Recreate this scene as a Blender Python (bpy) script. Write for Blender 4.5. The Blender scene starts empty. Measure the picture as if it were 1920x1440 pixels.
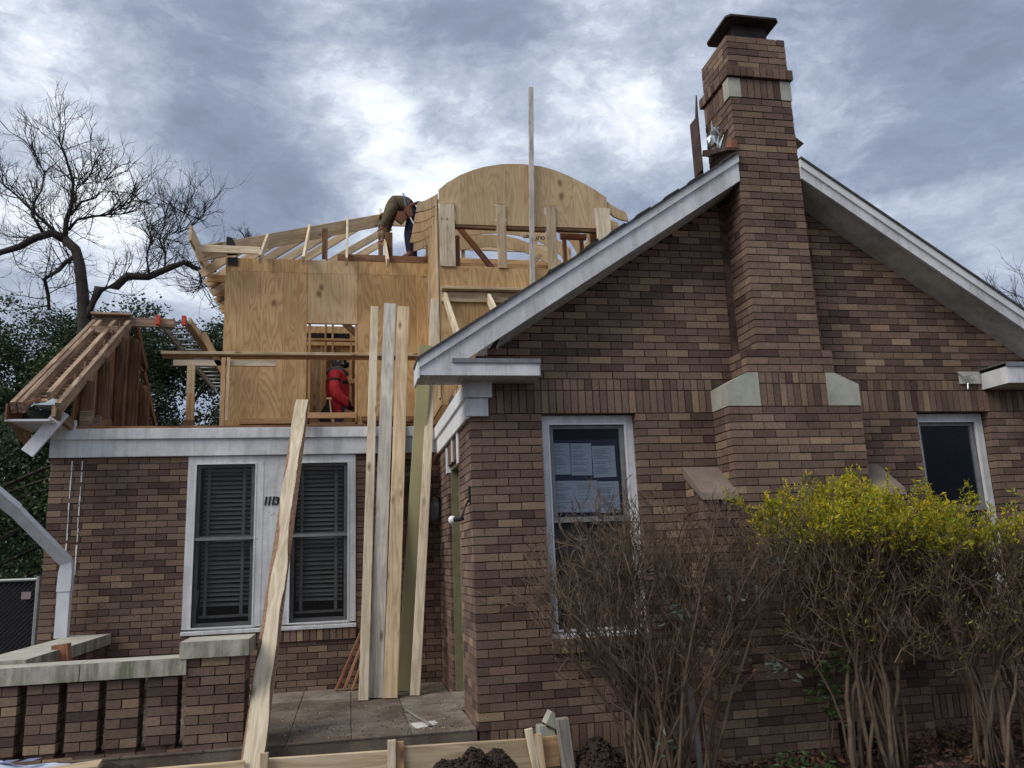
import bpy, bmesh, math, random
from mathutils import Vector, Matrix, noise as mnoise
random.seed(7)
S = bpy.context.scene
COL = S.collection
# ------------------------------------------------------------------ camera
cam_d = bpy.data.cameras.new('camera'); cam = bpy.data.objects.new('camera', cam_d); COL.objects.link(cam)
fw = Vector((0.19512082, 0.95922068, 0.20450808)); rt = Vector((0.98077658, -0.19131447, -0.03841968)); up = rt.cross(fw)
cam.matrix_world = Matrix(((rt.x, up.x, -fw.x, -0.9935), (rt.y, up.y, -fw.y, -6.7361), (rt.z, up.z, -fw.z, -1.1755), (0, 0, 0, 1)))
cam_d.sensor_width = 36; cam_d.lens = 36*1525.09/1920; cam_d.clip_end = 3000; cam_d.clip_start = .05
S.camera = cam
CAM = Vector((-0.9935, -6.7361, -1.1755))
GZ = -2.95            # ground level (z = 0 is the underside of the brick lintel band)
# ------------------------------------------------------------------ world: thin sky with broken cloud
W = bpy.data.worlds.new('World'); S.world = W; W.use_nodes = True
nt = W.node_tree; nt.nodes.clear()
def N(t, typ, **kw):
    n = t.nodes.new(typ)
    for k, v in kw.items():
        if k.startswith('i_'):
            n.inputs[int(k[2:]) if k[2:].isdigit() else k[2:].replace('_', ' ')].default_value = v
        else: setattr(n, k, v)
    return n
def Lk(t, a, b): t.links.new(a, b)
SUN_EL, SUN_AZ = math.radians(44), math.radians(243)      # azimuth from +Y clockwise: from the left, a little in front
def math_n(t, op, a=None, b=None, clamp=False):
    n = t.nodes.new('ShaderNodeMath'); n.operation = op; n.use_clamp = clamp
    for i, v in enumerate((a, b)):
        if v is None: continue
        if isinstance(v, (int, float)): n.inputs[i].default_value = v
        else: t.links.new(v, n.inputs[i])
    return n.outputs[0]
def ramp(t, fac, stops, interp='LINEAR'):
    r = t.nodes.new('ShaderNodeValToRGB'); r.color_ramp.interpolation = interp
    el = r.color_ramp.elements
    while len(el) < len(stops): el.new(.5)
    for e, (p, c) in zip(el, stops):
        e.position = p; e.color = (*c, 1) if len(c) == 3 else c
    if fac is not None: t.links.new(fac, r.inputs[0])
    return r.outputs[0]
def mixc(t, fac, a, b, mode='MIX'):
    m = t.nodes.new('ShaderNodeMix'); m.data_type = 'RGBA'; m.blend_type = mode
    for s, v in ((m.inputs[0], fac), (m.inputs[6], a), (m.inputs[7], b)):
        if isinstance(v, (int, float)): s.default_value = v
        elif isinstance(v, tuple): s.default_value = (*v, 1) if len(v) == 3 else v
        else: t.links.new(v, s)
    return m.outputs[2]
sky = N(nt, 'ShaderNodeTexSky', sky_type='NISHITA', sun_disc=False, sun_elevation=SUN_EL, sun_rotation=SUN_AZ, air_density=1.2, dust_density=1.5)
tc = N(nt, 'ShaderNodeTexCoord')
sep = N(nt, 'ShaderNodeSeparateXYZ'); Lk(nt, tc.outputs['Generated'], sep.inputs[0])
zc = math_n(nt, 'MAXIMUM', sep.outputs[2], 0.0)
den = math_n(nt, 'ADD', zc, 0.22)
cx = math_n(nt, 'DIVIDE', sep.outputs[0], den); cy = math_n(nt, 'DIVIDE', sep.outputs[1], den)
cmb = N(nt, 'ShaderNodeCombineXYZ'); Lk(nt, cx, cmb.inputs[0]); Lk(nt, cy, cmb.inputs[1])
mp = N(nt, 'ShaderNodeMapping'); mp.inputs['Location'].default_value = (3.1, 1.7, 0.4); mp.inputs['Scale'].default_value = (1, 1, 1.9); Lk(nt, tc.outputs['Generated'], mp.inputs[0])
wob = N(nt, 'ShaderNodeTexNoise', i_Scale=3.0, i_Detail=6.0, i_Roughness=.6); Lk(nt, mp.outputs[0], wob.inputs[0])
wv = N(nt, 'ShaderNodeVectorMath', operation='MULTIPLY_ADD'); Lk(nt, wob.outputs['Color'], wv.inputs[0]); wv.inputs[1].default_value = (.16, .16, .16); Lk(nt, mp.outputs[0], wv.inputs[2])
n1 = N(nt, 'ShaderNodeTexNoise', i_Scale=2.3, i_Detail=10.0, i_Roughness=.55); Lk(nt, wv.outputs[0], n1.inputs[0])
n2 = N(nt, 'ShaderNodeTexNoise', i_Scale=5.6, i_Detail=12.0, i_Roughness=.66); Lk(nt, wv.outputs[0], n2.inputs[0])
dens = math_n(nt, 'ADD', math_n(nt, 'MULTIPLY', n1.outputs[0], .78), math_n(nt, 'MULTIPLY', n2.outputs[0], .72))
n3 = N(nt, 'ShaderNodeTexNoise', i_Scale=19.0, i_Detail=8.0, i_Roughness=.66); Lk(nt, wv.outputs[0], n3.inputs[0])
dens = math_n(nt, 'ADD', dens, math_n(nt, 'MULTIPLY', n3.outputs[0], .17))
dens = math_n(nt, 'SUBTRACT', dens, .338)
nrm = N(nt, 'ShaderNodeVectorMath', operation='NORMALIZE'); Lk(nt, tc.outputs['Generated'], nrm.inputs[0])
def cloud_bank(d, cosw, amt):
    v = N(nt, 'ShaderNodeVectorMath', operation='DOT_PRODUCT'); Lk(nt, nrm.outputs[0], v.inputs[0]); v.inputs[1].default_value = Vector(d).normalized()
    mr = N(nt, 'ShaderNodeMapRange', interpolation_type='SMOOTHSTEP'); Lk(nt, v.outputs['Value'], mr.inputs[0])
    mr.inputs[1].default_value = cosw; mr.inputs[2].default_value = 1.0; mr.inputs[3].default_value = 0; mr.inputs[4].default_value = amt
    return mr.outputs[0]
def pxdir(x, y): return fw + rt*((x-960)/1525.09) - up*((y-720)/1525.09)
SPOTS = [((600, 170), .992, .07), ((770, 270), .989, .10), ((90, 190), .978, .09), ((200, 250), .99, .07), ((1180, 130), .990, .08), ((680, 330), .993, .06),
         ((340, 130), .990, -.09), ((480, 340), .988, -.10), ((880, 90), .991, -.09), ((1660, 240), .985, -.04), ((1090, 220), .995, -.05), ((1300, 260), .99, .04), ((1700, 420), .99, .04), ((60, 40), .993, .05)]
for (px_, cw, am) in SPOTS: dens = math_n(nt, 'ADD', dens, cloud_bank(pxdir(*px_), cw, am))
ccol = ramp(nt, dens, [(.28, (1.55, 1.85, 2.5)), (.40, (1.95, 2.3, 3.05)), (.48, (2.7, 3.1, 3.9)), (.55, (3.6, 4.0, 4.8)), (.61, (5.0, 5.4, 6.1)), (.68, (6.7, 7.0, 7.4)), (.80, (7.9, 8.0, 8.1))])
clear = math_n(nt, 'MULTIPLY', n2.outputs[0], .16, True)
skyc = mixc(nt, clear, ccol, sky.outputs[0])
hz = ramp(nt, sep.outputs[2], [(0.0, (1, 1, 1)), (.30, (0, 0, 0))])
skyc = mixc(nt, math_n(nt, 'MULTIPLY', hz, .40), skyc, (3.4, 3.9, 5.2))
bg = N(nt, 'ShaderNodeBackground', i_Strength=.079); Lk(nt, skyc, bg.inputs[0])
wo = N(nt, 'ShaderNodeOutputWorld'); Lk(nt, bg.outputs[0], wo.inputs[0])
# ------------------------------------------------------------------ sun through thin cloud
sd = bpy.data.lights.new('sun', 'SUN'); sd.energy = 1.25; sd.angle = math.radians(38); sd.color = (1.0, .95, .87)
so = bpy.data.objects.new('sun', sd); COL.objects.link(so)
sdir = Vector((math.sin(SUN_AZ)*math.cos(SUN_EL), math.cos(SUN_AZ)*math.cos(SUN_EL), math.sin(SUN_EL)))
so.rotation_euler = sdir.to_track_quat('Z', 'Y').to_euler()
vs = S.view_settings; vs.view_transform = 'Standard'; vs.look = 'None'; vs.gamma = 1; vs.use_curve_mapping = False; vs.exposure = 0.98
S.cycles.max_bounces = 6; S.cycles.transparent_max_bounces = 12
# ------------------------------------------------------------------ materials
def newmat(name):
    m = bpy.data.materials.new(name); m.use_nodes = True
    t = m.node_tree; b = t.nodes['Principled BSDF']; return m, t, b
def pos_noise(t, scale, detail=4, rough=.6, vec=None, dist=0):
    n = N(t, 'ShaderNodeTexNoise', i_Scale=scale, i_Detail=detail, i_Roughness=rough, i_Distortion=dist)
    if vec is None:
        g = N(t, 'ShaderNodeNewGeometry'); vec = g.outputs['Position']
    Lk(t, vec, n.inputs[0]); return n.outputs[0]
def bump(t, b, h, strength=.3, dist=.01):
    bn = N(t, 'ShaderNodeBump', i_Strength=strength, i_Distance=dist); Lk(t, h, bn.inputs['Height']); Lk(t, bn.outputs[0], b.inputs['Normal'])
def plain(name, col, rough=.7, var=.25, scale=12, metal=0, bmp=.15, bscale=60, spec=.3):
    m, t, b = newmat(name)
    f = pos_noise(t, scale)
    lo = tuple(c*(1-var) for c in col); hi = tuple(min(1, c*(1+var)) for c in col)
    Lk(t, ramp(t, f, [(.3, lo), (.7, hi)]), b.inputs['Base Color'])
    b.inputs['Roughness'].default_value = rough; b.inputs['Metallic'].default_value = metal
    b.inputs['Specular IOR Level'].default_value = spec
    if bmp: bump(t, b, pos_noise(t, bscale, 3), bmp)
    return m
def brick_mat(name, col):
    m, t, b = newmat(name)
    isl = N(t, 'ShaderNodeNewGeometry').outputs['Random Per Island']
    oi = N(t, 'ShaderNodeObjectInfo').outputs['Random']
    r = math_n(t, 'FRACT', math_n(t, 'ADD', isl, math_n(t, 'MULTIPLY', oi, 7.3)))
    f = pos_noise(t, 45, 5, .65)
    c = ramp(t, f, [(.25, tuple(x*.72 for x in col)), (.5, col), (.78, tuple(min(1, x*1.28) for x in col))])
    shade = ramp(t, r, [(0, (.74, .72, .74)), (.5, (1, 1, 1)), (1, (1.22, 1.2, 1.12))])
    c = mixc(t, 1.0, c, shade, 'MULTIPLY')
    st = ramp(t, pos_noise(t, 1.6, 5, .65), [(.35, (.8, .79, .78)), (.65, (1.06, 1.06, 1.06))])
    c = mixc(t, 1.0, c, st, 'MULTIPLY')
    sp = ramp(t, pos_noise(t, 130, 2), [(.68, (0, 0, 0)), (.74, (1, 1, 1))])
    c = mixc(t, math_n(t, 'MULTIPLY', sp, .22), c, (.4, .36, .32))
    mq = N(t, 'ShaderNodeMapping'); gq = N(t, 'ShaderNodeNewGeometry'); Lk(t, gq.outputs['Position'], mq.inputs[0]); mq.inputs['Scale'].default_value = (26, 26, 7)
    wq = ramp(t, pos_noise(t, 1.6, 3, .6, mq.outputs[0]), [(.735, (0, 0, 0)), (.76, (1, 1, 1))])
    c = mixc(t, math_n(t, 'MULTIPLY', wq, .38), c, (.46, .43, .39))
    sq = ramp(t, pos_noise(t, .55, 4, .6), [(.32, (.74, .73, .72)), (.55, (1, 1, 1)), (.75, (1.09, 1.08, 1.06))])
    c = mixc(t, 1.0, c, sq, 'MULTIPLY')
    Lk(t, c, b.inputs['Base Color']); b.inputs['Roughness'].default_value = .88; b.inputs['Specular IOR Level'].default_value = .2
    bump(t, b, pos_noise(t, 160, 4, .7), .35, .006)
    return m
BR = [brick_mat('brick_dark', (.118, .079, .066)), brick_mat('brick_brown', (.178, .119, .092)), brick_mat('brick_mid', (.212, .147, .112)),
      brick_mat('brick_rosy', (.194, .127, .102)), brick_mat('brick_tan', (.245, .168, .118)), brick_mat('brick_sand', (.290, .205, .138))]
BW = [.19, .25, .27, .14, .11, .04]
def bpick():
    return random.choices(range(6), BW)[0]
M_mortar = plain('mortar', (.078, .050, .040), .95, .55, 9, bmp=.4, bscale=120)
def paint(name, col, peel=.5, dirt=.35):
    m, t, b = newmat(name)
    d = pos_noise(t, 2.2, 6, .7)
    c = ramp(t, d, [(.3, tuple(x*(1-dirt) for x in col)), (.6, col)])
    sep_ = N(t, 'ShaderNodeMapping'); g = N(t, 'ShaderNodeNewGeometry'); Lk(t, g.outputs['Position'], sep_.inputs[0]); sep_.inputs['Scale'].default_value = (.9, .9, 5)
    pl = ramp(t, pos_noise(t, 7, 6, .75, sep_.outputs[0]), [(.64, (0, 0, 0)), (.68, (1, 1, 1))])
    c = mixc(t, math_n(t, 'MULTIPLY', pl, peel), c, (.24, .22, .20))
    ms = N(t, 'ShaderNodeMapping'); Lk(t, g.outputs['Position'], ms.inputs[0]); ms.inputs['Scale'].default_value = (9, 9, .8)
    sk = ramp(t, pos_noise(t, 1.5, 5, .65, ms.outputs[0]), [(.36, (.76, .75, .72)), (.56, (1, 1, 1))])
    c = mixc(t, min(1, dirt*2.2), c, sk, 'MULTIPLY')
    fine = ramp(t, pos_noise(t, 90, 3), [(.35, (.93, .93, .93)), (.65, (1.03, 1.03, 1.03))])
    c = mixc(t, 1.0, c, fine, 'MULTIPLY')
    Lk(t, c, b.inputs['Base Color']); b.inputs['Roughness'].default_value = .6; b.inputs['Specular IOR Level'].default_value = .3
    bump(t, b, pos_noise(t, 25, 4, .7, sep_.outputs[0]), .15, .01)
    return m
M_white = paint('white_paint', (.74, .75, .76), .8); M_white2 = paint('white_paint_clean', (.78, .785, .79), .25, .18)
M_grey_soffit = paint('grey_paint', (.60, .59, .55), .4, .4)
def wood(name, dark, light, knot=(.12, .06, .03), rings=9.0, knots=.5, rough=.75, stain=.25):
    m, t, b = newmat(name)
    tcn = N(t, 'ShaderNodeTexCoord'); oi = N(t, 'ShaderNodeObjectInfo')
    ofs = N(t, 'ShaderNodeVectorMath', operation='ADD'); Lk(t, tcn.outputs['Object'], ofs.inputs[0])
    cm = N(t, 'ShaderNodeCombineXYZ'); r = math_n(t, 'MULTIPLY', oi.outputs['Random'], 37.0)
    Lk(t, r, cm.inputs[0]); Lk(t, r, cm.inputs[1]); Lk(t, cm.outputs[0], ofs.inputs[1])
    mp = N(t, 'ShaderNodeMapping'); mp.inputs['Scale'].default_value = (.8, 9, 9); Lk(t, ofs.outputs[0], mp.inputs[0])
    a = pos_noise(t, 1.3, 3, .5, mp.outputs[0], .5)
    g = math_n(t, 'PINGPONG', math_n(t, 'MULTIPLY', a, rings), 1.0)
    mp2 = N(t, 'ShaderNodeMapping'); mp2.inputs['Scale'].default_value = (2.5, 60, 60); Lk(t, ofs.outputs[0], mp2.inputs[0])
    fib = pos_noise(t, 2.0, 4, .6, mp2.outputs[0])
    gg = math_n(t, 'ADD', math_n(t, 'MULTIPLY', g, .62), math_n(t, 'MULTIPLY', fib, .42))
    c = ramp(t, gg, [(.2, dark), (.75, light)])
    mp3 = N(t, 'ShaderNodeMapping'); mp3.inputs['Scale'].default_value = (2.6, 7, 7); Lk(t, ofs.outputs[0], mp3.inputs[0])
    vo = N(t, 'ShaderNodeTexVoronoi', i_Scale=1.0); Lk(t, mp3.outputs[0], vo.inputs[0])
    sp = N(t, 'ShaderNodeSeparateColor'); Lk(t, vo.outputs['Color'], sp.inputs[0])
    near = ramp(t, vo.outputs['Distance'], [(.05, (1, 1, 1)), (.20, (0, 0, 0))])
    pick = math_n(t, 'GREATER_THAN', sp.outputs[0], 1-knots)
    c = mixc(t, math_n(t, 'MULTIPLY', math_n(t, 'MULTIPLY', near, pick), .8), c, knot)
    st = ramp(t, pos_noise(t, 1.4, 5, .6, ofs.outputs[0]), [(.3, (1-stain,)*3), (.62, (1.05, 1.05, 1.05))])
    c = mixc(t, 1.0, c, st, 'MULTIPLY')
    hue = ramp(t, oi.outputs['Random'], [(0, (.86, .84, .82)), (.5, (1, 1, 1)), (1, (1.1, 1.06, 1.0))])
    c = mixc(t, 1.0, c, hue, 'MULTIPLY')
    Lk(t, c, b.inputs['Base Color']); b.inputs['Roughness'].default_value = rough; b.inputs['Specular IOR Level'].default_value = .25
    bump(t, b, fib, .25, .004)
    return m
M_pine = wood('new_pine', (.44, .325, .20), (.62, .49, .33))
M_pale = wood('pale_pine', (.55, .45, .31), (.74, .64, .48), knots=.65)
M_grey = wood('weathered_pine', (.42, .385, .33), (.62, .58, .52), stain=.35)
M_greyw = wood('grey_board', (.20, .18, .16), (.34, .32, .29), stain=.35)
M_olive = plain('greenish_board', (.33, .29, .15), .6, .10, 3, bmp=.05)
M_red = wood('red_cedar', (.22, .095, .05), (.36, .17, .10))
M_old = wood('old_lumber', (.13, .062, .032), (.27, .145, .08), stain=.45)
M_oldl = wood('old_lumber_worn', (.20, .13, .085), (.40, .29, .20), stain=.5)
M_stud = wood('stud_lumber', (.40, .235, .115), (.56, .36, .19))
def plywood(name, dark, mid, light):
    m, t, b = newmat(name)
    tcn = N(t, 'ShaderNodeTexCoord'); oi = N(t, 'ShaderNodeObjectInfo')
    ofs = N(t, 'ShaderNodeVectorMath', operation='ADD'); Lk(t, tcn.outputs['Object'], ofs.inputs[0])
    cm = N(t, 'ShaderNodeCombineXYZ'); r = math_n(t, 'MULTIPLY', oi.outputs['Random'], 53.0)
    Lk(t, r, cm.inputs[0]); Lk(t, r, cm.inputs[2]); Lk(t, cm.outputs[0], ofs.inputs[1])
    sp = N(t, 'ShaderNodeSeparateXYZ'); Lk(t, ofs.outputs[0], sp.inputs[0])
    strip = math_n(t, 'FLOOR', math_n(t, 'MULTIPLY', sp.outputs[0], 2.9))
    wn = N(t, 'ShaderNodeTexWhiteNoise', noise_dimensions='1D'); Lk(t, strip, wn.inputs['W'])
    cm2 = N(t, 'ShaderNodeCombineXYZ'); Lk(t, math_n(t, 'ADD', math_n(t, 'MULTIPLY', sp.outputs[0], 2.3), math_n(t, 'MULTIPLY', strip, 5.3)), cm2.inputs[0])
    Lk(t, math_n(t, 'MULTIPLY', sp.outputs[2], .42), cm2.inputs[1])
    a = pos_noise(t, 1.45, 2.2, .45, cm2.outputs[0], .35)
    g = math_n(t, 'PINGPONG', math_n(t, 'MULTIPLY', a, 30.0), 1.0)
    mp = N(t, 'ShaderNodeMapping'); mp.inputs['Scale'].default_value = (70, 70, 3); Lk(t, ofs.outputs[0], mp.inputs[0])
    fib = pos_noise(t, 1.5, 4, .6, mp.outputs[0])
    gg = math_n(t, 'ADD', math_n(t, 'MULTIPLY', math_n(t, 'POWER', g, 1.6), .62), math_n(t, 'MULTIPLY', fib, .38))
    c = ramp(t, gg, [(.15, light), (.5, mid), (.95, dark)])
    tint = ramp(t, wn.outputs[0], [(0, (.88, .85, .80)), (1, (1.06, 1.05, 1.03))])
    c = mixc(t, 1.0, c, tint, 'MULTIPLY')
    fr = math_n(t, 'FRACT', math_n(t, 'MULTIPLY', sp.outputs[0], 2.9))
    seam = math_n(t, 'LESS_THAN', fr, .014)
    c = mixc(t, math_n(t, 'MULTIPLY', seam, .55), c, (.16, .09, .045))
    mp3 = N(t, 'ShaderNodeMapping'); mp3.inputs['Scale'].default_value = (3.0, 3, 1.9); Lk(t, ofs.outputs[0], mp3.inputs[0])
    vo = N(t, 'ShaderNodeTexVoronoi', i_Scale=1.0); Lk(t, mp3.outputs[0], vo.inputs[0])
    sc = N(t, 'ShaderNodeSeparateColor'); Lk(t, vo.outputs['Color'], sc.inputs[0])
    near = ramp(t, vo.outputs['Distance'], [(.06, (1, 1, 1)), (.17, (0, 0, 0))])
    c = mixc(t, math_n(t, 'MULTIPLY', math_n(t, 'MULTIPLY', near, math_n(t, 'GREATER_THAN', sc.outputs[0], .66)), .8), c, (.13, .06, .03))
    st = ramp(t, pos_noise(t, 1.3, 5, .6), [(.3, (.78, .76, .72)), (.65, (1.06, 1.06, 1.06))])
    c = mixc(t, 1.0, c, st, 'MULTIPLY')
    Lk(t, c, b.inputs['Base Color']); b.inputs['Roughness'].default_value = .72; b.inputs['Specular IOR Level'].default_value = .25
    return m
M_ply = plywood('plywood', (.40, .24, .11), (.54, .35, .17), (.61, .425, .225))
M_ply2 = plywood('plywood_pale', (.46, .315, .175), (.56, .405, .24), (.61, .465, .295))
def concrete(name, col, moss=.0, dirt=0):
    m, t, b = newmat(name)
    f = pos_noise(t, 5, 8, .7)
    c = ramp(t, f, [(.3, tuple(x*.68 for x in col)), (.55, col), (.75, tuple(x*1.15 for x in col))])
    if moss:
        mp = N(t, 'ShaderNodeMapping'); g = N(t, 'ShaderNodeNewGeometry'); Lk(t, g.outputs['Position'], mp.inputs[0]); mp.inputs['Scale'].default_value = (6, 6, .9)
        mm = ramp(t, pos_noise(t, 1.3, 6, .7, mp.outputs[0]), [(.42, (0, 0, 0)), (.62, (1, 1, 1))])
        nz = N(t, 'ShaderNodeSeparateXYZ'); Lk(t, g.outputs['Normal'], nz.inputs[0])
        side = math_n(t, 'LESS_THAN', nz.outputs[2], .5)
        c = mixc(t, math_n(t, 'MULTIPLY', math_n(t, 'MULTIPLY', mm, side), moss), c, (.085, .10, .05))
    if dirt:
        dm_ = ramp(t, pos_noise(t, 1.9, 8, .72), [(.42, (1, 1, 1)), (.58, (0, 0, 0))])
        c = mixc(t, math_n(t, 'MULTIPLY', dm_, dirt), c, (.085, .062, .046))
        ds_ = ramp(t, pos_noise(t, 14, 6, .7), [(.60, (0, 0, 0)), (.68, (1, 1, 1))]); c = mixc(t, math_n(t, 'MULTIPLY', ds_, .5), c, (.045, .032, .025))
    pit = ramp(t, pos_noise(t, 70, 3), [(.66, (0, 0, 0)), (.72, (1, 1, 1))])
    c = mixc(t, math_n(t, 'MULTIPLY', pit, .5), c, tuple(x*.35 for x in col))
    Lk(t, c, b.inputs['Base Color']); b.inputs['Roughness'].default_value = .9; b.inputs['Specular IOR Level'].default_value = .2
    bump(t, b, pos_noise(t, 60, 5, .7), .4, .01)
    return m
M_stone = concrete('cast_stone', (.40, .40, .34)); M_cope = concrete('coping_stone', (.46, .43, .36), .75)
M_bslab = concrete('weathered_brick_slab', (.21, .165, .135)); M_slab = concrete('porch_slab', (.20, .165, .132), dirt=.8); M_slab_light = concrete('pale_concrete', (.30, .26, .21), dirt=.7)
M_glass_m, t_, b_ = newmat('window_glass')
tr = N(t_, 'ShaderNodeBsdfTransparent'); tr.inputs[0].default_value = (.80, .84, .88, 1); gl = N(t_, 'ShaderNodeBsdfGlossy'); gl.inputs['Roughness'].default_value = .03; gl.inputs[0].default_value = (.9, .93, 1, 1)
fr_ = N(t_, 'ShaderNodeFresnel'); fr_.inputs[0].default_value = 1.5; mx = N(t_, 'ShaderNodeMixShader')
Lk(t_, math_n(t_, 'MULTIPLY', fr_.outputs[0], .38, True), mx.inputs[0]); Lk(t_, tr.outputs[0], mx.inputs[1]); Lk(t_, gl.outputs[0], mx.inputs[2]); Lk(t_, mx.outputs[0], t_.nodes['Material Output'].inputs[0])
M_glass = M_glass_m
M_screen, t_, b_ = newmat('insect_screen')
tr = N(t_, 'ShaderNodeBsdfTransparent'); df = N(t_, 'ShaderNodeBsdfDiffuse'); df.inputs[0].default_value = (.035, .034, .034, 1); mx = N(t_, 'ShaderNodeMixShader'); mx.inputs[0].default_value = .34
Lk(t_, tr.outputs[0], mx.inputs[1]); Lk(t_, df.outputs[0], mx.inputs[2]); Lk(t_, mx.outputs[0], t_.nodes['Material Output'].inputs[0])
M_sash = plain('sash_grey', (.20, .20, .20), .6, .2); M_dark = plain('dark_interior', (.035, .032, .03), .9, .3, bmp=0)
M_black = plain('black_matte', (.012, .012, .013), .6, .3); M_blackmetal = plain('black_iron', (.02, .02, .022), .45, .3, metal=.3)
M_slat = plain('blind_slat', (.33, .31, .275), .6, .15); M_paper = plain('paper', (.36, .385, .43), .8, .06, 30, bmp=0)
M_print = plain('print_grey', (.20, .22, .26), .8, .1, bmp=0); M_bluecard = plain('blue_backing', (.008, .015, .042), .7, .2, bmp=0)
M_shingle = plain('shingle', (.075, .07, .068), .95, .4, 30, bmp=.5, bscale=90)
M_rust = plain('rusty_sheet', (.075, .042, .03), .6, .45, 8, metal=.4); M_tan = plain('red_flashing', (.26, .10, .06), .7, .25)
M_foil = plain('crumpled_foil', (.62, .66, .66), .28, .2, 20, metal=.75, bmp=.6, bscale=25); M_alu = plain('aluminium', (.22, .22, .23), .55, .2, metal=.5)
M_plred = plain('red_plastic', (.55, .07, .05), .5, .15); M_pipe = plain('white_downspout', (.62, .64, .66), .45, .1, 6, bmp=.05)
M_cap = plain('chimney_cap', (.045, .036, .034), .75, .35); M_door = plain('olive_door_paint', (.16, .15, .085), .55, .2)
M_bulb = plain('white_bulb', (.75, .75, .73), .2, .05, bmp=0); M_tarp = plain('pale_plastic_sheet', (.62, .68, .80), .35, .1, bmp=.2, bscale=12); M_tarpb = plain('plastic_print', (.2, .22, .36), .5, .1, bmp=0)
M_ink = plain('black_ink', (.02, .015, .012), .9, .2, bmp=0); M_ink2 = plain('faded_ink', (.14, .09, .055), .9, .2, bmp=0)
M_bark = plain('bark', (.05, .042, .036), .95, .4, 9, bmp=.6, bscale=35); M_twig = plain('twig_bark', (.042, .035, .030), .95, .3, 9, bmp=0)
M_stem = plain('shrub_stem', (.112, .079, .053), .9, .4, 14, bmp=.3, bscale=60)
M_liveedge = plain('bark_edge', (.25, .15, .095), .95, .5, 45, bmp=.8, bscale=70)
M_soil = plain('dark_soil', (.034, .023, .018), .98, .55, 25, bmp=.8, bscale=45)
M_fence = plain('galvanised', (.34, .36, .35), .5, .2, metal=.6); M_shade = plain('shade_cloth', (.012, .013, .016), .8, .3)
def leafmat(name, cols, rough=.5, trans=.25):
    m, t, b = newmat(name)
    isl = N(t, 'ShaderNodeNewGeometry').outputs['Random Per Island']
    c = ramp(t, isl, [(i/(len(cols)-1), k) for i, k in enumerate(cols)])
    Lk(t, c, b.inputs['Base Color']); b.inputs['Roughness'].default_value = rough; b.inputs['Specular IOR Level'].default_value = .4
    tb = N(t, 'ShaderNodeBsdfTranslucent'); Lk(t, c, tb.inputs[0]); mx = N(t, 'ShaderNodeMixShader'); mx.inputs[0].default_value = trans
    Lk(t, b.outputs[0], mx.inputs[1]); Lk(t, tb.outputs[0], mx.inputs[2]); Lk(t, mx.outputs[0], t.nodes['Material Output'].inputs[0])
    return m
M_ever = leafmat('evergreen_leaf', [(.022, .042, .016), (.036, .068, .024), (.055, .088, .033), (.085, .11, .045)], .36)
M_yel = leafmat('yellow_leaf', [(.30, .32, .02), (.50, .45, .02), (.72, .56, .02), (.80, .58, .03)], .5, .45)
M_yelgreen = leafmat('yellow_green_leaf', [(.16, .24, .03), (.32, .38, .03), (.50, .48, .04)], .5, .45)
M_nand = leafmat('nandina_leaf', [(.03, .06, .02), (.05, .10, .03), (.085, .15, .04)], .45)
M_dry = leafmat('dry_leaf', [(.05, .028, .022), (.10, .055, .04), (.17, .09, .05), (.06, .04, .035)], .8, .1)
M_gdust = leafmat('grey_green_leaf', [(.08, .11, .085), (.14, .18, .15), (.05, .07, .04)], .5)
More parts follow.
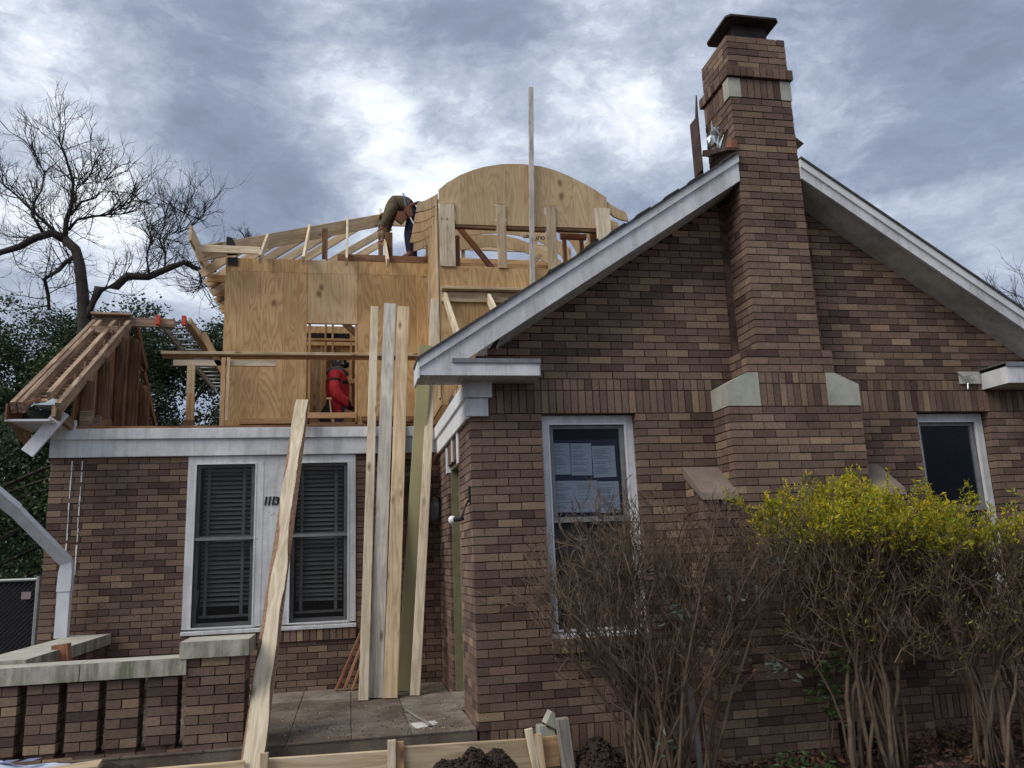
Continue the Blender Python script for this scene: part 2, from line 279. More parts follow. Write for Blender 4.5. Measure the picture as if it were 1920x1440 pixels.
# ------------------------------------------------------------------ helpers
BASE = {}
def reg(o, base): BASE[o.name] = Vector(base)
def thing(name, label, cat, loc, group=None):
    o = bpy.data.objects.new(name, None); COL.objects.link(o); o.location = loc; o.empty_display_size = .1
    o['label'] = label; o['category'] = cat
    if group: o['group'] = group
    reg(o, loc); return o
def tag(o, label, cat, group=None):
    o['label'] = label; o['category'] = cat
    if group: o['group'] = group
    return o
def kind(o, k): o['kind'] = k; return o
class MB:
    def __init__(s): s.v = []; s.f = []; s.m = []
    def quad(s, a, b, c, d, m=0):
        i = len(s.v); s.v += [tuple(a), tuple(b), tuple(c), tuple(d)]; s.f.append((i, i+1, i+2, i+3)); s.m.append(m); return s
    def tri(s, a, b, c, m=0):
        i = len(s.v); s.v += [tuple(a), tuple(b), tuple(c)]; s.f.append((i, i+1, i+2)); s.m.append(m); return s
    def box(s, x0, x1, y0, y1, z0, z1, m=0):
        i = len(s.v)
        s.v += [(x0, y0, z0), (x1, y0, z0), (x1, y1, z0), (x0, y1, z0), (x0, y0, z1), (x1, y0, z1), (x1, y1, z1), (x0, y1, z1)]
        for q in ((0, 3, 2, 1), (4, 5, 6, 7), (0, 1, 5, 4), (1, 2, 6, 5), (2, 3, 7, 6), (3, 0, 4, 7)):
            s.f.append(tuple(i+k for k in q)); s.m.append(m)
        return s
    def beam(s, p0, p1, w, t, wdir=(0, 1, 0), m=0):
        p0, p1 = Vector(p0), Vector(p1); x = (p1-p0).normalized(); y = Vector(wdir); y = (y-x*y.dot(x)).normalized(); z = x.cross(y)
        i = len(s.v)
        for p in (p0, p1):
            for a, b in ((-1, -1), (1, -1), (1, 1), (-1, 1)): s.v.append(tuple(p+y*(a*w/2)+z*(b*t/2)))
        for q in ((0, 3, 2, 1), (4, 5, 6, 7), (0, 1, 5, 4), (1, 2, 6, 5), (2, 3, 7, 6), (3, 0, 4, 7)):
            s.f.append(tuple(i+k for k in q)); s.m.append(m)
        return s
    def prism(s, poly, axis, a, b, m=0):
        """poly in the plane normal to axis ('x': (y,z), 'y': (x,z), 'z': (x,y)), extruded a..b; concave outlines allowed"""
        def P(u, v, w): return {'x': (w, u, v), 'y': (u, w, v), 'z': (u, v, w)}[axis]
        from mathutils.geometry import tessellate_polygon
        n = len(poly); i = len(s.v)
        s.v += [P(u, v, a) for u, v in poly] + [P(u, v, b) for u, v in poly]
        for tr in tessellate_polygon([[Vector((u, v, 0)) for u, v in poly]]):
            s.f.append(tuple(i+k for k in tr)); s.m.append(m)
            s.f.append(tuple(i+n+k for k in reversed(tr))); s.m.append(m)
        for k in range(n):
            l = (k+1) % n; s.f.append((i+k, i+l, i+n+l, i+n+k)); s.m.append(m)
        return s
    def tube(s, pts, rad, n=6, m=0, cap=True):
        pts = [Vector(p) for p in pts]; i0 = len(s.v)
        if not hasattr(rad, '__len__'): rad = [rad]*len(pts)
        ref = Vector((.31, .17, .93))
        for k, p in enumerate(pts):
            d = (pts[min(k+1, len(pts)-1)]-pts[max(k-1, 0)])
            if d.length < 1e-9: d = Vector((0, 0, 1))
            d.normalize(); r_ = ref if abs(d.dot(ref)) < .95 else Vector((1, 0, 0))
            a = d.cross(r_).normalized(); b = d.cross(a)
            for j in range(n):
                t = 2*math.pi*j/n; s.v.append(tuple(p+(a*math.cos(t)+b*math.sin(t))*rad[k]))
        for k in range(len(pts)-1):
            for j in range(n):
                l = (j+1) % n; s.f.append((i0+k*n+j, i0+k*n+l, i0+(k+1)*n+l, i0+(k+1)*n+j)); s.m.append(m)
        if cap:
            s.f.append(tuple(i0+j for j in reversed(range(n)))); s.m.append(m)
            e = i0+(len(pts)-1)*n; s.f.append(tuple(e+j for j in range(n))); s.m.append(m)
        return s
    def build(s, name, mats, parent=None, smooth=False, fix=True, origin=None):
        me = bpy.data.meshes.new(name)
        base = Vector(origin) if origin is not None else (BASE[parent.name] if parent else Vector((0, 0, 0)))
        me.from_pydata([(v[0]-base.x, v[1]-base.y, v[2]-base.z) for v in s.v], [], s.f)
        if not isinstance(mats, (list, tuple)): mats = [mats]
        for k in mats: me.materials.append(k)
        if len(mats) > 1: me.polygons.foreach_set('material_index', s.m)
        if fix:
            b = bmesh.new(); b.from_mesh(me); bmesh.ops.recalc_face_normals(b, faces=b.faces); b.to_mesh(me); b.free()
        if smooth: me.polygons.foreach_set('use_smooth', [True]*len(me.polygons))
        me.update()
        o = bpy.data.objects.new(name, me); COL.objects.link(o); reg(o, base)
        if parent: o.parent = parent; o.location = base-BASE[parent.name]
        else: o.location = base
        return o
def part(name, mats, parent, **kw):
    """one box part: part(name, mat, parent, box=(x0,x1,y0,y1,z0,z1)) with its own origin at its centre"""
    x0, x1, y0, y1, z0, z1 = kw['box']; c = ((x0+x1)/2, (y0+y1)/2, (z0+z1)/2)
    return MB().box(x0, x1, y0, y1, z0, z1).build(name, mats, parent, origin=c)
def lumber(name, p0, p1, w, t, mat, parent=None, wdir=(0, 0, 1), bow=0, chamfer=.004):
    """a board: local X runs along its length so its grain does too"""
    p0, p1 = Vector(p0), Vector(p1); L = (p1-p0).length; x = (p1-p0)/L; y = Vector(wdir); y = (y-x*y.dot(x)).normalized(); z = x.cross(y)
    M = Matrix.Identity(4)
    for i in range(3): M[i][0], M[i][1], M[i][2], M[i][3] = x[i], y[i], z[i], p0[i]
    mb = MB(); n = max(1, min(8, int(L/.5))) if bow else 1; c = min(chamfer, t/4, w/4)
    prof = [(-w/2+c, -t/2), (w/2-c, -t/2), (w/2, -t/2+c), (w/2, t/2-c), (w/2-c, t/2), (-w/2+c, t/2), (-w/2, t/2-c), (-w/2, -t/2+c)]
    for k in range(n+1):
        u = k/n; off = bow*math.sin(math.pi*u)
        for a, b in prof: mb.v.append((L*u, a+off*.4, b+off))
    for k in range(n):
        for j in range(8):
            l = (j+1) % 8; mb.f.append((k*8+j, k*8+l, k*8+8+l, k*8+8+j)); mb.m.append(0)
    mb.f.append(tuple(range(7, -1, -1))); mb.f.append(tuple(n*8+j for j in range(8))); mb.m += [0, 0]
    me = bpy.data.meshes.new(name); me.from_pydata(mb.v, [], mb.f); me.materials.append(mat)
    b = bmesh.new(); b.from_mesh(me); bmesh.ops.recalc_face_normals(b, faces=b.faces); b.to_mesh(me); b.free(); me.update()
    o = bpy.data.objects.new(name, me); COL.objects.link(o)
    if parent: o.parent = parent; M = Matrix.Translation(-BASE[parent.name]) @ M
    o.matrix_basis = M; reg(o, p0); return o
def text_part(name, s, size, loc, mat, parent, rot=(math.pi/2, 0, 0), shear=0, ext=.002, offset=0, space=1):
    c = bpy.data.curves.new(name, 'FONT'); c.body = s; c.size = size; c.extrude = ext; c.shear = shear; c.offset = offset; c.space_character = space; c.resolution_u = 3
    tmp = bpy.data.objects.new('tmp', c); COL.objects.link(tmp)
    me = bpy.data.meshes.new_from_object(tmp.evaluated_get(bpy.context.evaluated_depsgraph_get()))
    bpy.data.objects.remove(tmp); bpy.data.curves.remove(c)
    me.name = name; me.materials.clear(); me.materials.append(mat)
    o = bpy.data.objects.new(name, me); COL.objects.link(o); o.parent = parent
    o.location = Vector(loc)-BASE[parent.name]; o.rotation_euler = rot; reg(o, loc); return o
# ------------------------------------------------------------------ bricks
B, HB, C, J = .21, .105, .0684, .009
def course_bricks(out, axis, plane, sgn, a0, a1, nlo, nhi, holes=(), phase0=0., zoff=0., lim=None, quoin0=None, depth=.095, rnd=True):
    """running bond; axis 'x': wall in plane Y=plane facing sgn*Y, bricks along X; axis 'y': wall in plane X=plane, along Y.
    quoin0 = parity whose first half brick at a0 belongs to the return wall"""
    for n in range(nlo, nhi):
        z1 = -n*C-J/2+zoff; z0 = -(n+1)*C+J/2+zoff; zm = (z0+z1)/2
        s0, s1 = a0, a1
        if lim:
            l = lim(z0, z1)
            if l is None: continue
            s0, s1 = max(s0, l[0]), min(s1, l[1])
        if quoin0 is not None and n % 2 == quoin0: s0 = max(s0, a0+HB-.005)
        segs = [(s0, s1)]
        for (h0, h1, hz0, hz1) in holes:
            if hz0 < zm < hz1:
                new = []
                for u, v in segs:
                    if h1 <= u or h0 >= v: new.append((u, v)); continue
                    if h0 > u: new.append((u, h0))
                    if h1 < v: new.append((h1, v))
                segs = new
        ph = phase0 + (0 if n % 2 else HB)
        for u, v in segs:
            if v-u < .03: continue
            k = math.floor((u-ph)/B)-1; js = []
            while True:
                x = ph+k*B
                if x > v-.035: break
                if x > u+.035: js.append(x)
                k += 1
            ed = [u]+js+[v]
            for i in range(len(ed)-1):
                x0 = ed[i]+(J/2 if i else 0)+random.uniform(-.0015, .0015)*(i > 0); x1 = ed[i+1]-(J/2 if i < len(ed)-2 else 0)
                dz = random.uniform(-.001, .001); pr = random.uniform(-.002, .0025)
                p0 = plane+sgn*pr; p1 = plane-sgn*depth
                y0, y1 = min(p0, p1), max(p0, p1)
                bx = (x0, x1, y0, y1) if axis == 'x' else (y0, y1, x0, x1)
                out.append((*bx, z0+dz, z1+dz, bpick(), axis))
def upright_bricks(out, axis, plane, sgn, a0, a1, z0, z1, pitch=.0655, depth=.095, proud=0.):
    n = max(1, round((a1-a0)/pitch)); p = (a1-a0)/n
    for i in range(n):
        pr = random.uniform(-.002, .0025)+proud; q0 = plane+sgn*pr; q1 = plane-sgn*depth
        y0, y1 = min(q0, q1), max(q0, q1); x0, x1 = a0+i*p+J/2*(i > 0), a0+(i+1)*p-J/2*(i < n-1)
        bx = (x0, x1, y0, y1) if axis == 'x' else (y0, y1, x0, x1)
        out.append((*bx, z0+J/2, z1-J/2, bpick(), axis))
def proj(p):
    d = Vector(p)-CAM; z = d.dot(fw)
    return (960+1525.09*d.dot(rt)/z, 720-1525.09*d.dot(up)/z, z)
_bm = {}
def brick_mesh(dx, dy, dz, m):
    k = (round(dx*500), round(dy*500), round(dz*500), m)
    if k not in _bm:
        a, b, c = dx/2, dy/2, dz/2
        me = MB().box(-a, a, -b, b, -c, c).build('brick', BR[m]); d = me.data; BASE.pop(me.name, None)
        bpy.data.objects.remove(me); _bm[k] = d
    return _bm[k]
def lay_bricks(owner, sets, limit=300, weight=None):
    """sets: list of (parent part, [bricks], material list); the `limit` bricks that show largest become objects, the rest one stuff mesh of the owner"""
    sc = []
    for si, (par, lst) in enumerate(sets):
        for bi, b in enumerate(lst):
            x0, x1, y0, y1, z0, z1, m, ax = b
            c = Vector(((x0+x1)/2, (y0+y1)/2, (z0+z1)/2)); X, Y, z = proj(c)
            if z <= 0 or not (5 < X < 1915 and 5 < Y < 1435): continue
            area = ((x1-x0) if ax == 'x' else (y1-y0))*(z1-z0)/z**2
            d = (c-CAM).normalized(); area *= abs(d.y) if ax == 'x' else abs(d.x)
            if weight: area *= weight(c, par)
            sc.append((area, si, bi))
    sc.sort(reverse=True); top = set((s, b) for _, s, b in sc[:limit])
    rest = MB()
    for si, (par, lst) in enumerate(sets):
        base = BASE[par.name]
        for bi, b in enumerate(lst):
            x0, x1, y0, y1, z0, z1, m, ax = b
            if (si, bi) in top:
                o = bpy.data.objects.new('brick', brick_mesh(x1-x0, y1-y0, z1-z0, m)); COL.objects.link(o)
                o.parent = par; o.location = Vector(((x0+x1)/2, (y0+y1)/2, (z0+z1)/2))-base
            else: rest.box(x0, x1, y0, y1, z0, z1, m)
    if rest.v: kind(rest.build('brickwork', BR, owner, fix=False), 'stuff')
# ------------------------------------------------------------------ ground, soil
def soil_mesh(name, x0, x1, y0, y1, nx, ny, hf, mat, rough=.02, sc=9):
    mb = MB()
    for j in range(ny+1):
        for i in range(nx+1):
            x = x0+(x1-x0)*i/nx; y = y0+(y1-y0)*j/ny
            mb.v.append((x, y, hf(x, y)+rough*mnoise.fractal(Vector((x*sc, y*sc, 1.3)), .8, 2.1, 5)))
    for j in range(ny):
        for i in range(nx):
            a = j*(nx+1)+i; mb.f.append((a, a+1, a+nx+2, a+nx+1)); mb.m.append(0)
    return mb.build(name, mat, None, smooth=True, fix=False)
M_ground = plain('garden_soil', (.055, .043, .034), .98, .5, 6, bmp=.6, bscale=30)
gnd = MB().quad((-500, -300, GZ-.02), (500, -300, GZ-.02), (500, 700, GZ-.02), (-500, 700, GZ-.02)).build('ground', M_ground); kind(gnd, 'structure')
near = soil_mesh('garden_bed', -5, 8, -5.5, .3, 130, 60, lambda x, y: GZ+.03*math.exp(-(y*y)/.3), M_ground, .03, 4); kind(near, 'structure')
slab = MB().box(-3.2, -.012, .0, 2.59, GZ, -2.62).box(-3.2, -.012, -.0, 2.59, -2.617, -2.505)
porch = MB()
# porch floor scored into squares: pieces with a small gap between
xs = [-3.2, -2.62, -2.05, -1.46, -.98, -.52, -.012]; ys = [0, .62, 1.26, 1.92, 2.59]
porch.box(-3.2, -.012, 0, 2.59, GZ, -2.515)
pf = porch.build('porch_floor', M_slab); kind(pf, 'structure')
for i in range(6):
    for j in range(4):
        g = .004; x0, x1, y0, y1 = xs[i]+g*(i > 0), xs[i+1]-g, ys[j]+g*(j > 0), ys[j+1]-g
        light = M_slab_light if (i == 5 or (j == 3 and i > 1)) else M_slab
        part('floor_slab', light, pf, box=(x0, x1, y0-.006*(j == 0), y1, -2.515, -2.505+random.uniform(-.001, .001)))
# ------------------------------------------------------------------ brick house
house = thing('brick_house', 'brown brick bungalow with a street gable, tall chimney and white eaves', 'house', (0, 0, GZ))
def wall_plate(mb, axis, plane, sgn, a0, a1, z0, z1, holes, d0=.010, d1=.10):
    """mortar backing with rectangular openings"""
    holes = [(h[0]-.006, h[1]+.006, h[2]-.006, h[3]+.006) for h in holes]
    xs = sorted({a0, a1, *[h[0] for h in holes], *[h[1] for h in holes]}); zs = sorted({z0, z1, *[h[2] for h in holes], *[h[3] for h in holes]})
    p0, p1 = plane-sgn*d0, plane-sgn*d1; y0, y1 = min(p0, p1), max(p0, p1)
    for i in range(len(xs)-1):
        for k in range(len(zs)-1):
            xm, zm = (xs[i]+xs[i+1])/2, (zs[k]+zs[k+1])/2
            if xm < a0 or xm > a1 or zm < z0 or zm > z1: continue
            if any(h[0] < xm < h[1] and h[2] < zm < h[3] for h in holes): continue
            if axis == 'x': mb.box(xs[i], xs[i+1], y0, y1, zs[k], zs[k+1])
            else: mb.box(y0, y1, xs[i], xs[i+1], zs[k], zs[k+1])
gl_ = lambda z: (z-.404)/.65
gr_ = lambda z: (4.245-z)/.67
W1 = (.625, 1.478, -1.985, 0); W2 = (4.285, 5.075, -1.99, 0)
vent = (2.9, 3.26, -2.90, -2.62)
# front gable wall
mb = MB(); wall_plate(mb, 'x', 0, -1, .01, 6.6, GZ, .308, [W1, W2])
mb.prism([(.12, .309), (6.6-.75, .309), (2.95, 2.27), (2.86, 2.27)], 'y', .010, .10)
front = mb.build('wall', M_mortar, house)
fb = []
course_bricks(fb, 'x', 0, -1, 0, 6.6, 0, 37, [W1, W2, (2.25, 3.44, -9, 9)], 0, quoin0=0)
course_bricks(fb, 'x', 0, -1, 0, 6.6, 40, 43, [(1.9, 3.77, -9, 9)], .05)
upright_bricks(fb, 'x', 0, -1, 0.10, 1.92, -40*C, -37*C); upright_bricks(fb, 'x', 0, -1, 3.78, 6.6, -40*C, -37*C)
for a, b_ in ((.10, 2.22), (3.47, 6.6)):
    upright_bricks(fb, 'x', 0, -1, a, b_, 0, .205); upright_bricks(fb, 'x', 0, -1, a, b_, .205, .308, pitch=.0665)
course_bricks(fb, 'x', 0, -1, 0, 6.6, 0, 30, [(2.45, 3.25, -9, 9)], .03, zoff=.308+30*C, lim=lambda z0, z1: (max(0, gl_(z0)), gr_(z0)) if gr_(z0) > gl_(z0) else None)
# rowlock sills
upright_bricks(fb, 'x', 0, -1, W1[0], W1[1], -1.985, -1.875, pitch=.068, proud=.028); upright_bricks(fb, 'x', 0, -1, W2[0], W2[1], -1.99, -1.88, pitch=.068, proud=.028)
# porch side of the gable wing, with the front door
D1 = (.80, 1.64, -2.5, -.27)
mb = MB(); wall_plate(mb, 'y', 0, -1, .105, 2.6, -2.6, .30, [D1]); side = mb.build('wall', M_mortar, house)
sb = []
lint = (.735, 1.71, -.335, -.03)
course_bricks(sb, 'y', 0, -1, 0, 2.6, -2, 37, [D1, (.735, 1.71, -.275, .5), (.735, .84, -.335, 0), (1.64, 1.715, -.335, 0)], 0, quoin0=1)
upright_bricks(sb, 'y', 0, -1, .85, 1.17, -.268, -.02); upright_bricks(sb, 'y', 0, -1, 1.25, 1.635, -.268, -.02)
# recessed front wall behind the porch
MW = (-2.715, -.93, -2.0, 0)
mb = MB(); wall_plate(mb, 'x', 2.6, -1, -4.085, 0, GZ, .02, [MW]); mb.box(-4.075, -3.98, 2.70, 8.5, GZ, .3); recess = mb.build('wall', M_mortar, house)
rb = []
course_bricks(rb, 'x', 2.6, -1, -4.09, -.005, 0, 42, [MW], -4.09+.03)
upright_bricks(rb, 'x', 2.6, -1, MW[0], MW[1], -2.0, -1.88, pitch=.068, proud=.025)
course_bricks(rb, 'y', -4.09, -1, 2.7, 8.5, 0, 42, (), 2.7)
# chimney breast and stack
mb = MB(); f_ = -.31
mb.box(2.22, 3.47, f_, 0.0, GZ, .0).box(2.43, 3.25, f_+.001, 0.0, .001, .515).box(2.56, 3.14, f_+.002, .24, .516, 3.60)
stack = mb.build('chimney', M_mortar, house); cb = []
CF = -.32
def stack_rows(x0, x1, n0, n1, zoff, ysid, odd=0):
    course_bricks(cb, 'x', CF, -1, x0, x1, n0, n1, (), x0, zoff=zoff, quoin0=odd)
    course_bricks(cb, 'y', x0, -1, CF, ysid, n0, n1, (), CF, zoff=zoff, quoin0=1-odd)
    course_bricks(cb, 'y', x1, 1, CF+.1, ysid, n0, n1, (), CF, zoff=zoff)
stack_rows(2.21, 3.48, 0, 43, 0, 0)
stack_rows(2.42, 3.26, 0, 3, .306+3*C, 0)
stack_rows(2.53, 3.155, 0, 36, .306+3*C+36*C, .25)
zb = .306+39*C
upright_bricks(cb, 'x', CF, -1, 2.525, 3.16, 0.0+.306-.306, .205) if False else None
upright_bricks(cb, 'x', CF, -1, 2.52, 3.165, 0, .205, pitch=.064); upright_bricks(cb, 'x', CF, -1, 2.52, 3.165, .205, .306, pitch=.064)
upright_bricks(cb, 'x', CF, -1, 2.645, 3.05, zb+.005, zb+.205, pitch=.067); upright_bricks(cb, 'y', 2.53, -1, CF+.11, .25, zb+.005, zb+.205, pitch=.067)
z2 = zb+.21
upright_bricks(cb, 'x', CF-.03, -1, 2.50, 3.185, z2, z2+.107, pitch=.067); upright_bricks(cb, 'y', 2.50, -1, CF+.06, .28, z2, z2+.107, pitch=.067); upright_bricks(cb, 'y', 3.185, 1, CF+.06, .28, z2, z2+.107, pitch=.067)
z3 = z2+.107; nt_ = int(round((3.63-z3)/C))
stack_rows(2.545, 3.155, 0, nt_, z3+nt_*C, .25)
for xa, xb in ((2.515, 2.64), (3.055, 3.165)): part('corner_stone', M_stone, stack, box=(xa, xb, CF-.003, -.21, zb+.006, zb+.203))
for poly in ([(2.206, .004), (2.514, .004), (2.514, .302), (2.415, .302), (2.206, .197)], [(3.482, .004), (3.17, .004), (3.17, .302), (3.255, .302), (3.482, .197)]):
    MB().prism(poly, 'y', CF-.006, .0).build('shoulder_stone', M_stone, stack)
MB().box(2.56, 3.14, -.30, .23, 3.6, 3.625).build('mortar_crown', M_slab, stack)
# spark hood on four short legs
mb = MB(); zc_ = 3.79
mb.prism([(2.57, -.40), (3.05, -.40), (3.085, -.36), (3.085, .06), (3.05, .10), (2.57, .10), (2.535, .06), (2.535, -.36)], 'z', zc_, zc_+.02)
cap = mb.build('chimney_cap', M_cap, stack); MB().box(2.65, 3.0, -.27, .0, 3.625, zc_-.001).build('spark_screen', M_cap, stack)
# buttresses at the foot of the chimney with sloped slabs
for x0, x1 in ((1.89, 2.206), (3.484, 3.79)):
    MB().prism([(-.31, -.80), (.01, -.555), (.01, GZ), (-.31, GZ)], 'x', x0+.008, x1-.008).build('buttress', M_mortar, stack)
    course_bricks(cb, 'x', -.32, -1, x0, x1, 13, 43, (), x0)
    for n in range(8, 43):
        z1 = -n*C-J/2; ys = -.32 if n >= 12 else -.32+(z1+.80)*1.3
        if ys < -.04: cb.append((x0, x0+.095, max(ys, -.32)+.0+(.095 if n >= 12 else .02), -.005, z1-C+J, z1, bpick(), 'y'))
    MB().prism([(-.36, -.795), (-.34, -.735), (.0, -.485), (.0, -.575)], 'x', x0-.012, x1+.006).build('buttress_slab', M_bslab, stack)
    upright_bricks(cb, 'x', -.330, -1, x0+.004, x1-.004, -.889, -.795, pitch=.052, depth=.10)
def wgt(c, par):
    w = 1.0
    if c.x > 1.1 and c.z < -1.05 and c.y < .2: w = .25
    if c.x > 2.1 and c.z < -.75: w = .15
    if par is recess and c.z < -1.95: w = .1
    return w
lay_bricks(house, [(front, fb), (side, sb), (recess, rb), (stack, cb)], 300, wgt)
# keystones painted white over the door
for y0, y1, za, zb_ in ((.735, .845, -.33, -.02), (1.175, 1.245, -.265, -.02), (1.64, 1.715, -.33, -.07)):
    MB().box(-.012, .09, y0, y1, za, zb_).build('keystone', M_white, house)
MB().box(.0, .0, 0, 0, 0, 0) if False else None
# foundation vent
v = MB().box(vent[0]-.02, vent[1]+.02, -.318, -.30, 0, 0) if False else MB()
v.box(2.9, 3.26, CF-.012, CF-.004, -2.90, -2.62); vn = v.build('foundation_vent', M_black, house)
mb = MB()
for i in range(6): mb.box(2.93+.06*i, 2.945+.06*i, CF-.03, CF-.012, -2.90, -2.62)
mb.build('vent_bar', M_rust, vn)
# attic and room linings
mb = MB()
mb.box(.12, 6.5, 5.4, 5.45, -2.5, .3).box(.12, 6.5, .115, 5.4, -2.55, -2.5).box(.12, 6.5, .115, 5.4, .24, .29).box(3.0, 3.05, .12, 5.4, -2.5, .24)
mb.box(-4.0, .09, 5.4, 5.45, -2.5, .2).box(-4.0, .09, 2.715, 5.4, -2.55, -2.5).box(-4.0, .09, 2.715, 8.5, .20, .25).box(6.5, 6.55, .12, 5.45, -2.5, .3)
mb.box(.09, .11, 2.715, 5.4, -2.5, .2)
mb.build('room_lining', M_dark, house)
MB().box(-4.05, .1, 2.72, 8.5, .255, .285).build('attic_deck', M_old, house)
# ---- windows
def window(x0, x1, z0, z1, plane, inset, cas=.068, rail=None, blinds=False, screen=True, sill=True, mat=M_white, bot=.045):
    yf = plane+inset
    w = MB(); w.box(x0, x0+cas, yf, yf+.09, z0+bot, z1-cas).box(x1-cas, x1, yf, yf+.09, z0+bot, z1-cas).box(x0, x1, yf+.002, yf+.09, z1-cas, z1)
    ow = w.build('window', mat, house)
    if sill: MB().prism([(yf-.03, z0-.012), (yf-.03, z0+.018), (yf+.09, z0+bot), (yf+.09, z0-.012)], 'x', x0-.004, x1+.004).build('sill', mat, ow)
    a0, a1, b0, b1 = x0+cas, x1-cas, z0+bot, z1-cas
    bd = MB()
    for q in ((a0, a0+.014, b0, b1), (a1-.014, a1, b0, b1), (a0+.014, a1-.014, b1-.014, b1), (a0+.014, a1-.014, b0, b0+.014)): bd.box(q[0], q[1], yf-.006, yf+.02, q[2], q[3])
    bd.build('storm_frame', M_white2, ow)
    rail = rail if rail is not None else (b0+b1)/2
    sh = MB(); s = .042
    for (lo, hi, dy) in ((rail, b1-.012, .03), (b0+.012, rail+.03, .055)):
        sh.box(a0+.012, a0+.012+s, yf+dy, yf+dy+.03, lo, hi).box(a1-.012-s, a1-.012, yf+dy, yf+dy+.03, lo, hi)
        sh.box(a0+.012+s, a1-.012-s, yf+dy+.001, yf+dy+.029, hi-s*.8, hi).box(a0+.012+s, a1-.012-s, yf+dy+.001, yf+dy+.029, lo, lo+s)
    sh.build('sash', M_sash, ow)
    MB().box(a0+.012, a1-.012, yf+.005, yf+.028, rail-.004, rail+.026).build('meeting_rail', M_sash, ow)
    for (lo, hi, dy) in ((rail+.04, b1-.05, .045), (b0+.05, rail-.005, .07)):
        MB().quad((a0+.05, yf+dy, lo), (a1-.05, yf+dy, lo), (a1-.05, yf+dy, hi), (a0+.05, yf+dy, hi)).build('pane', M_glass, ow, fix=False)
    if screen: MB().quad((a0+.012, yf+.012, b0+.012), (a1-.012, yf+.012, b0+.012), (a1-.012, yf+.012, b1-.012), (a0+.012, yf+.012, b1-.012)).build('screen', M_screen, ow, fix=False)
    if blinds:
        bl = MB(); n = int((b1-b0-.22)/.048)
        for i in range(n):
            zz = b1-.06-i*.048
            bl.beam((a0+.075, yf+.155, zz+random.gauss(0, .003)), (a1-.07, yf+.155, zz+random.gauss(0, .004)), .046, .003, (0, .72, .69))
        for fx in (.2, .78):
            xx = a0+(a1-a0)*fx; bl.box(xx-.016, xx+.016, yf+.118, yf+.122, b0+.12, b1-.03)
        bl.box(a0+.07, a1-.065, yf+.13, yf+.18, b0+.1, b0+.125)
        bl.build('blind', M_slat, ow)
    return ow, (a0, a1, b0, b1, yf)
g1, G1 = window(W1[0], W1[1]-.002, -1.865, -.004, 0, .085, rail=-.925, screen=False)
part('screen', M_screen, g1, box=(G1[0]+.01, G1[1]-.01, G1[4]+.012, G1[4]+.014, G1[2]+.01, -.93))
MB().box(.70, 1.40, .20, .215, -1.80, -.98).build('pane_tone_panel', plain('grey_brown_pane_tone', (.34, .30, .275), .7, .3, 3, bmp=0), g1)  # added panel, its colour gives the lower pane a pale reflected look
g2, G2 = window(W2[0], W2[1]-.002, -1.875, -.004, 0, .10, rail=-.93, screen=False)
w1, A1 = window(-2.715, -1.925, -1.865, -.004, 2.6, -.012, cas=.075, rail=-.905, blinds=True)
w2, A2 = window(-1.72, -.93, -1.865, -.004, 2.6, -.012, cas=.075, rail=-.9, blinds=True)
MB().box(-1.925, -1.72, 2.592, 2.68, -1.84, -.004).build('mullion', M_white, house)
for ch, x in (('1', -1.936), ('1', -1.896), ('1', -1.856), ('3', -1.812)):
    text_part('house_number', ch, .128 if ch == '1' else .118, (x, 2.586, -.545), M_black, house, shear=.16, ext=.004, offset=.0028)
# a yellow sash latch seen through the left window
MB().tube([(-2.60, 2.70, -1.62), (-2.59, 2.70, -1.50), (-2.585, 2.70, -1.42)], [.014, .012, .014], 6).build('window_catch', plain('ivory_plastic', (.55, .50, .32), .6, .1, bmp=0), w1)
# ---- door in the porch side wall
MB().box(.10, .15, .80, 1.64, -2.5, -.27).build('door', M_door, house)
MB().box(.03, .10, .80, .84, -2.5, -.31).box(.03, .10, 1.60, 1.64, -2.5, -.31).box(.03, .10, .80, 1.64, -.31, -.272).build('door_frame', M_door, house)
MB().box(.01, .035, .835, .90, -1.05, -.96).build('strike_plate', M_alu, house)
MB().box(-.03, .10, .80, 1.64, -2.5, -2.47).build('threshold', M_slab_light, house)
# ---- white trim: frieze over the recessed wall, frieze along the wing
lumber('frieze_board', (-4.10, 2.575, .095), (-.035, 2.575, .095), .19, .03, M_white, house)
lumber('frieze_board', (-4.06, 2.555, .245), (-.055, 2.555, .245), .115, .045, M_white, house)
lumber('top_plate', (-3.9, 2.62, .318), (.1, 2.62, .318), .10, .03, M_old, house, wdir=(0, 1, 0))
lumber('frieze_board', (-.018, -.02, .045), (-.018, 2.54, .045), .17, .03, M_white2, house)
lumber('frieze_board', (-.032, -.02, .195), (-.032, 2.53, .195), .135, .045, M_white2, house)
MB().box(-.035, .155, -.045, .0, -.025, .128).build('frieze_return', M_white, house)
MB().box(-.05, .185, -.075, .0, .131, .262).build('frieze_return', M_white, house)
MB().box(-.07, .215, -.10, .0, .262, .285).build('frieze_return', M_grey_soffit, house)
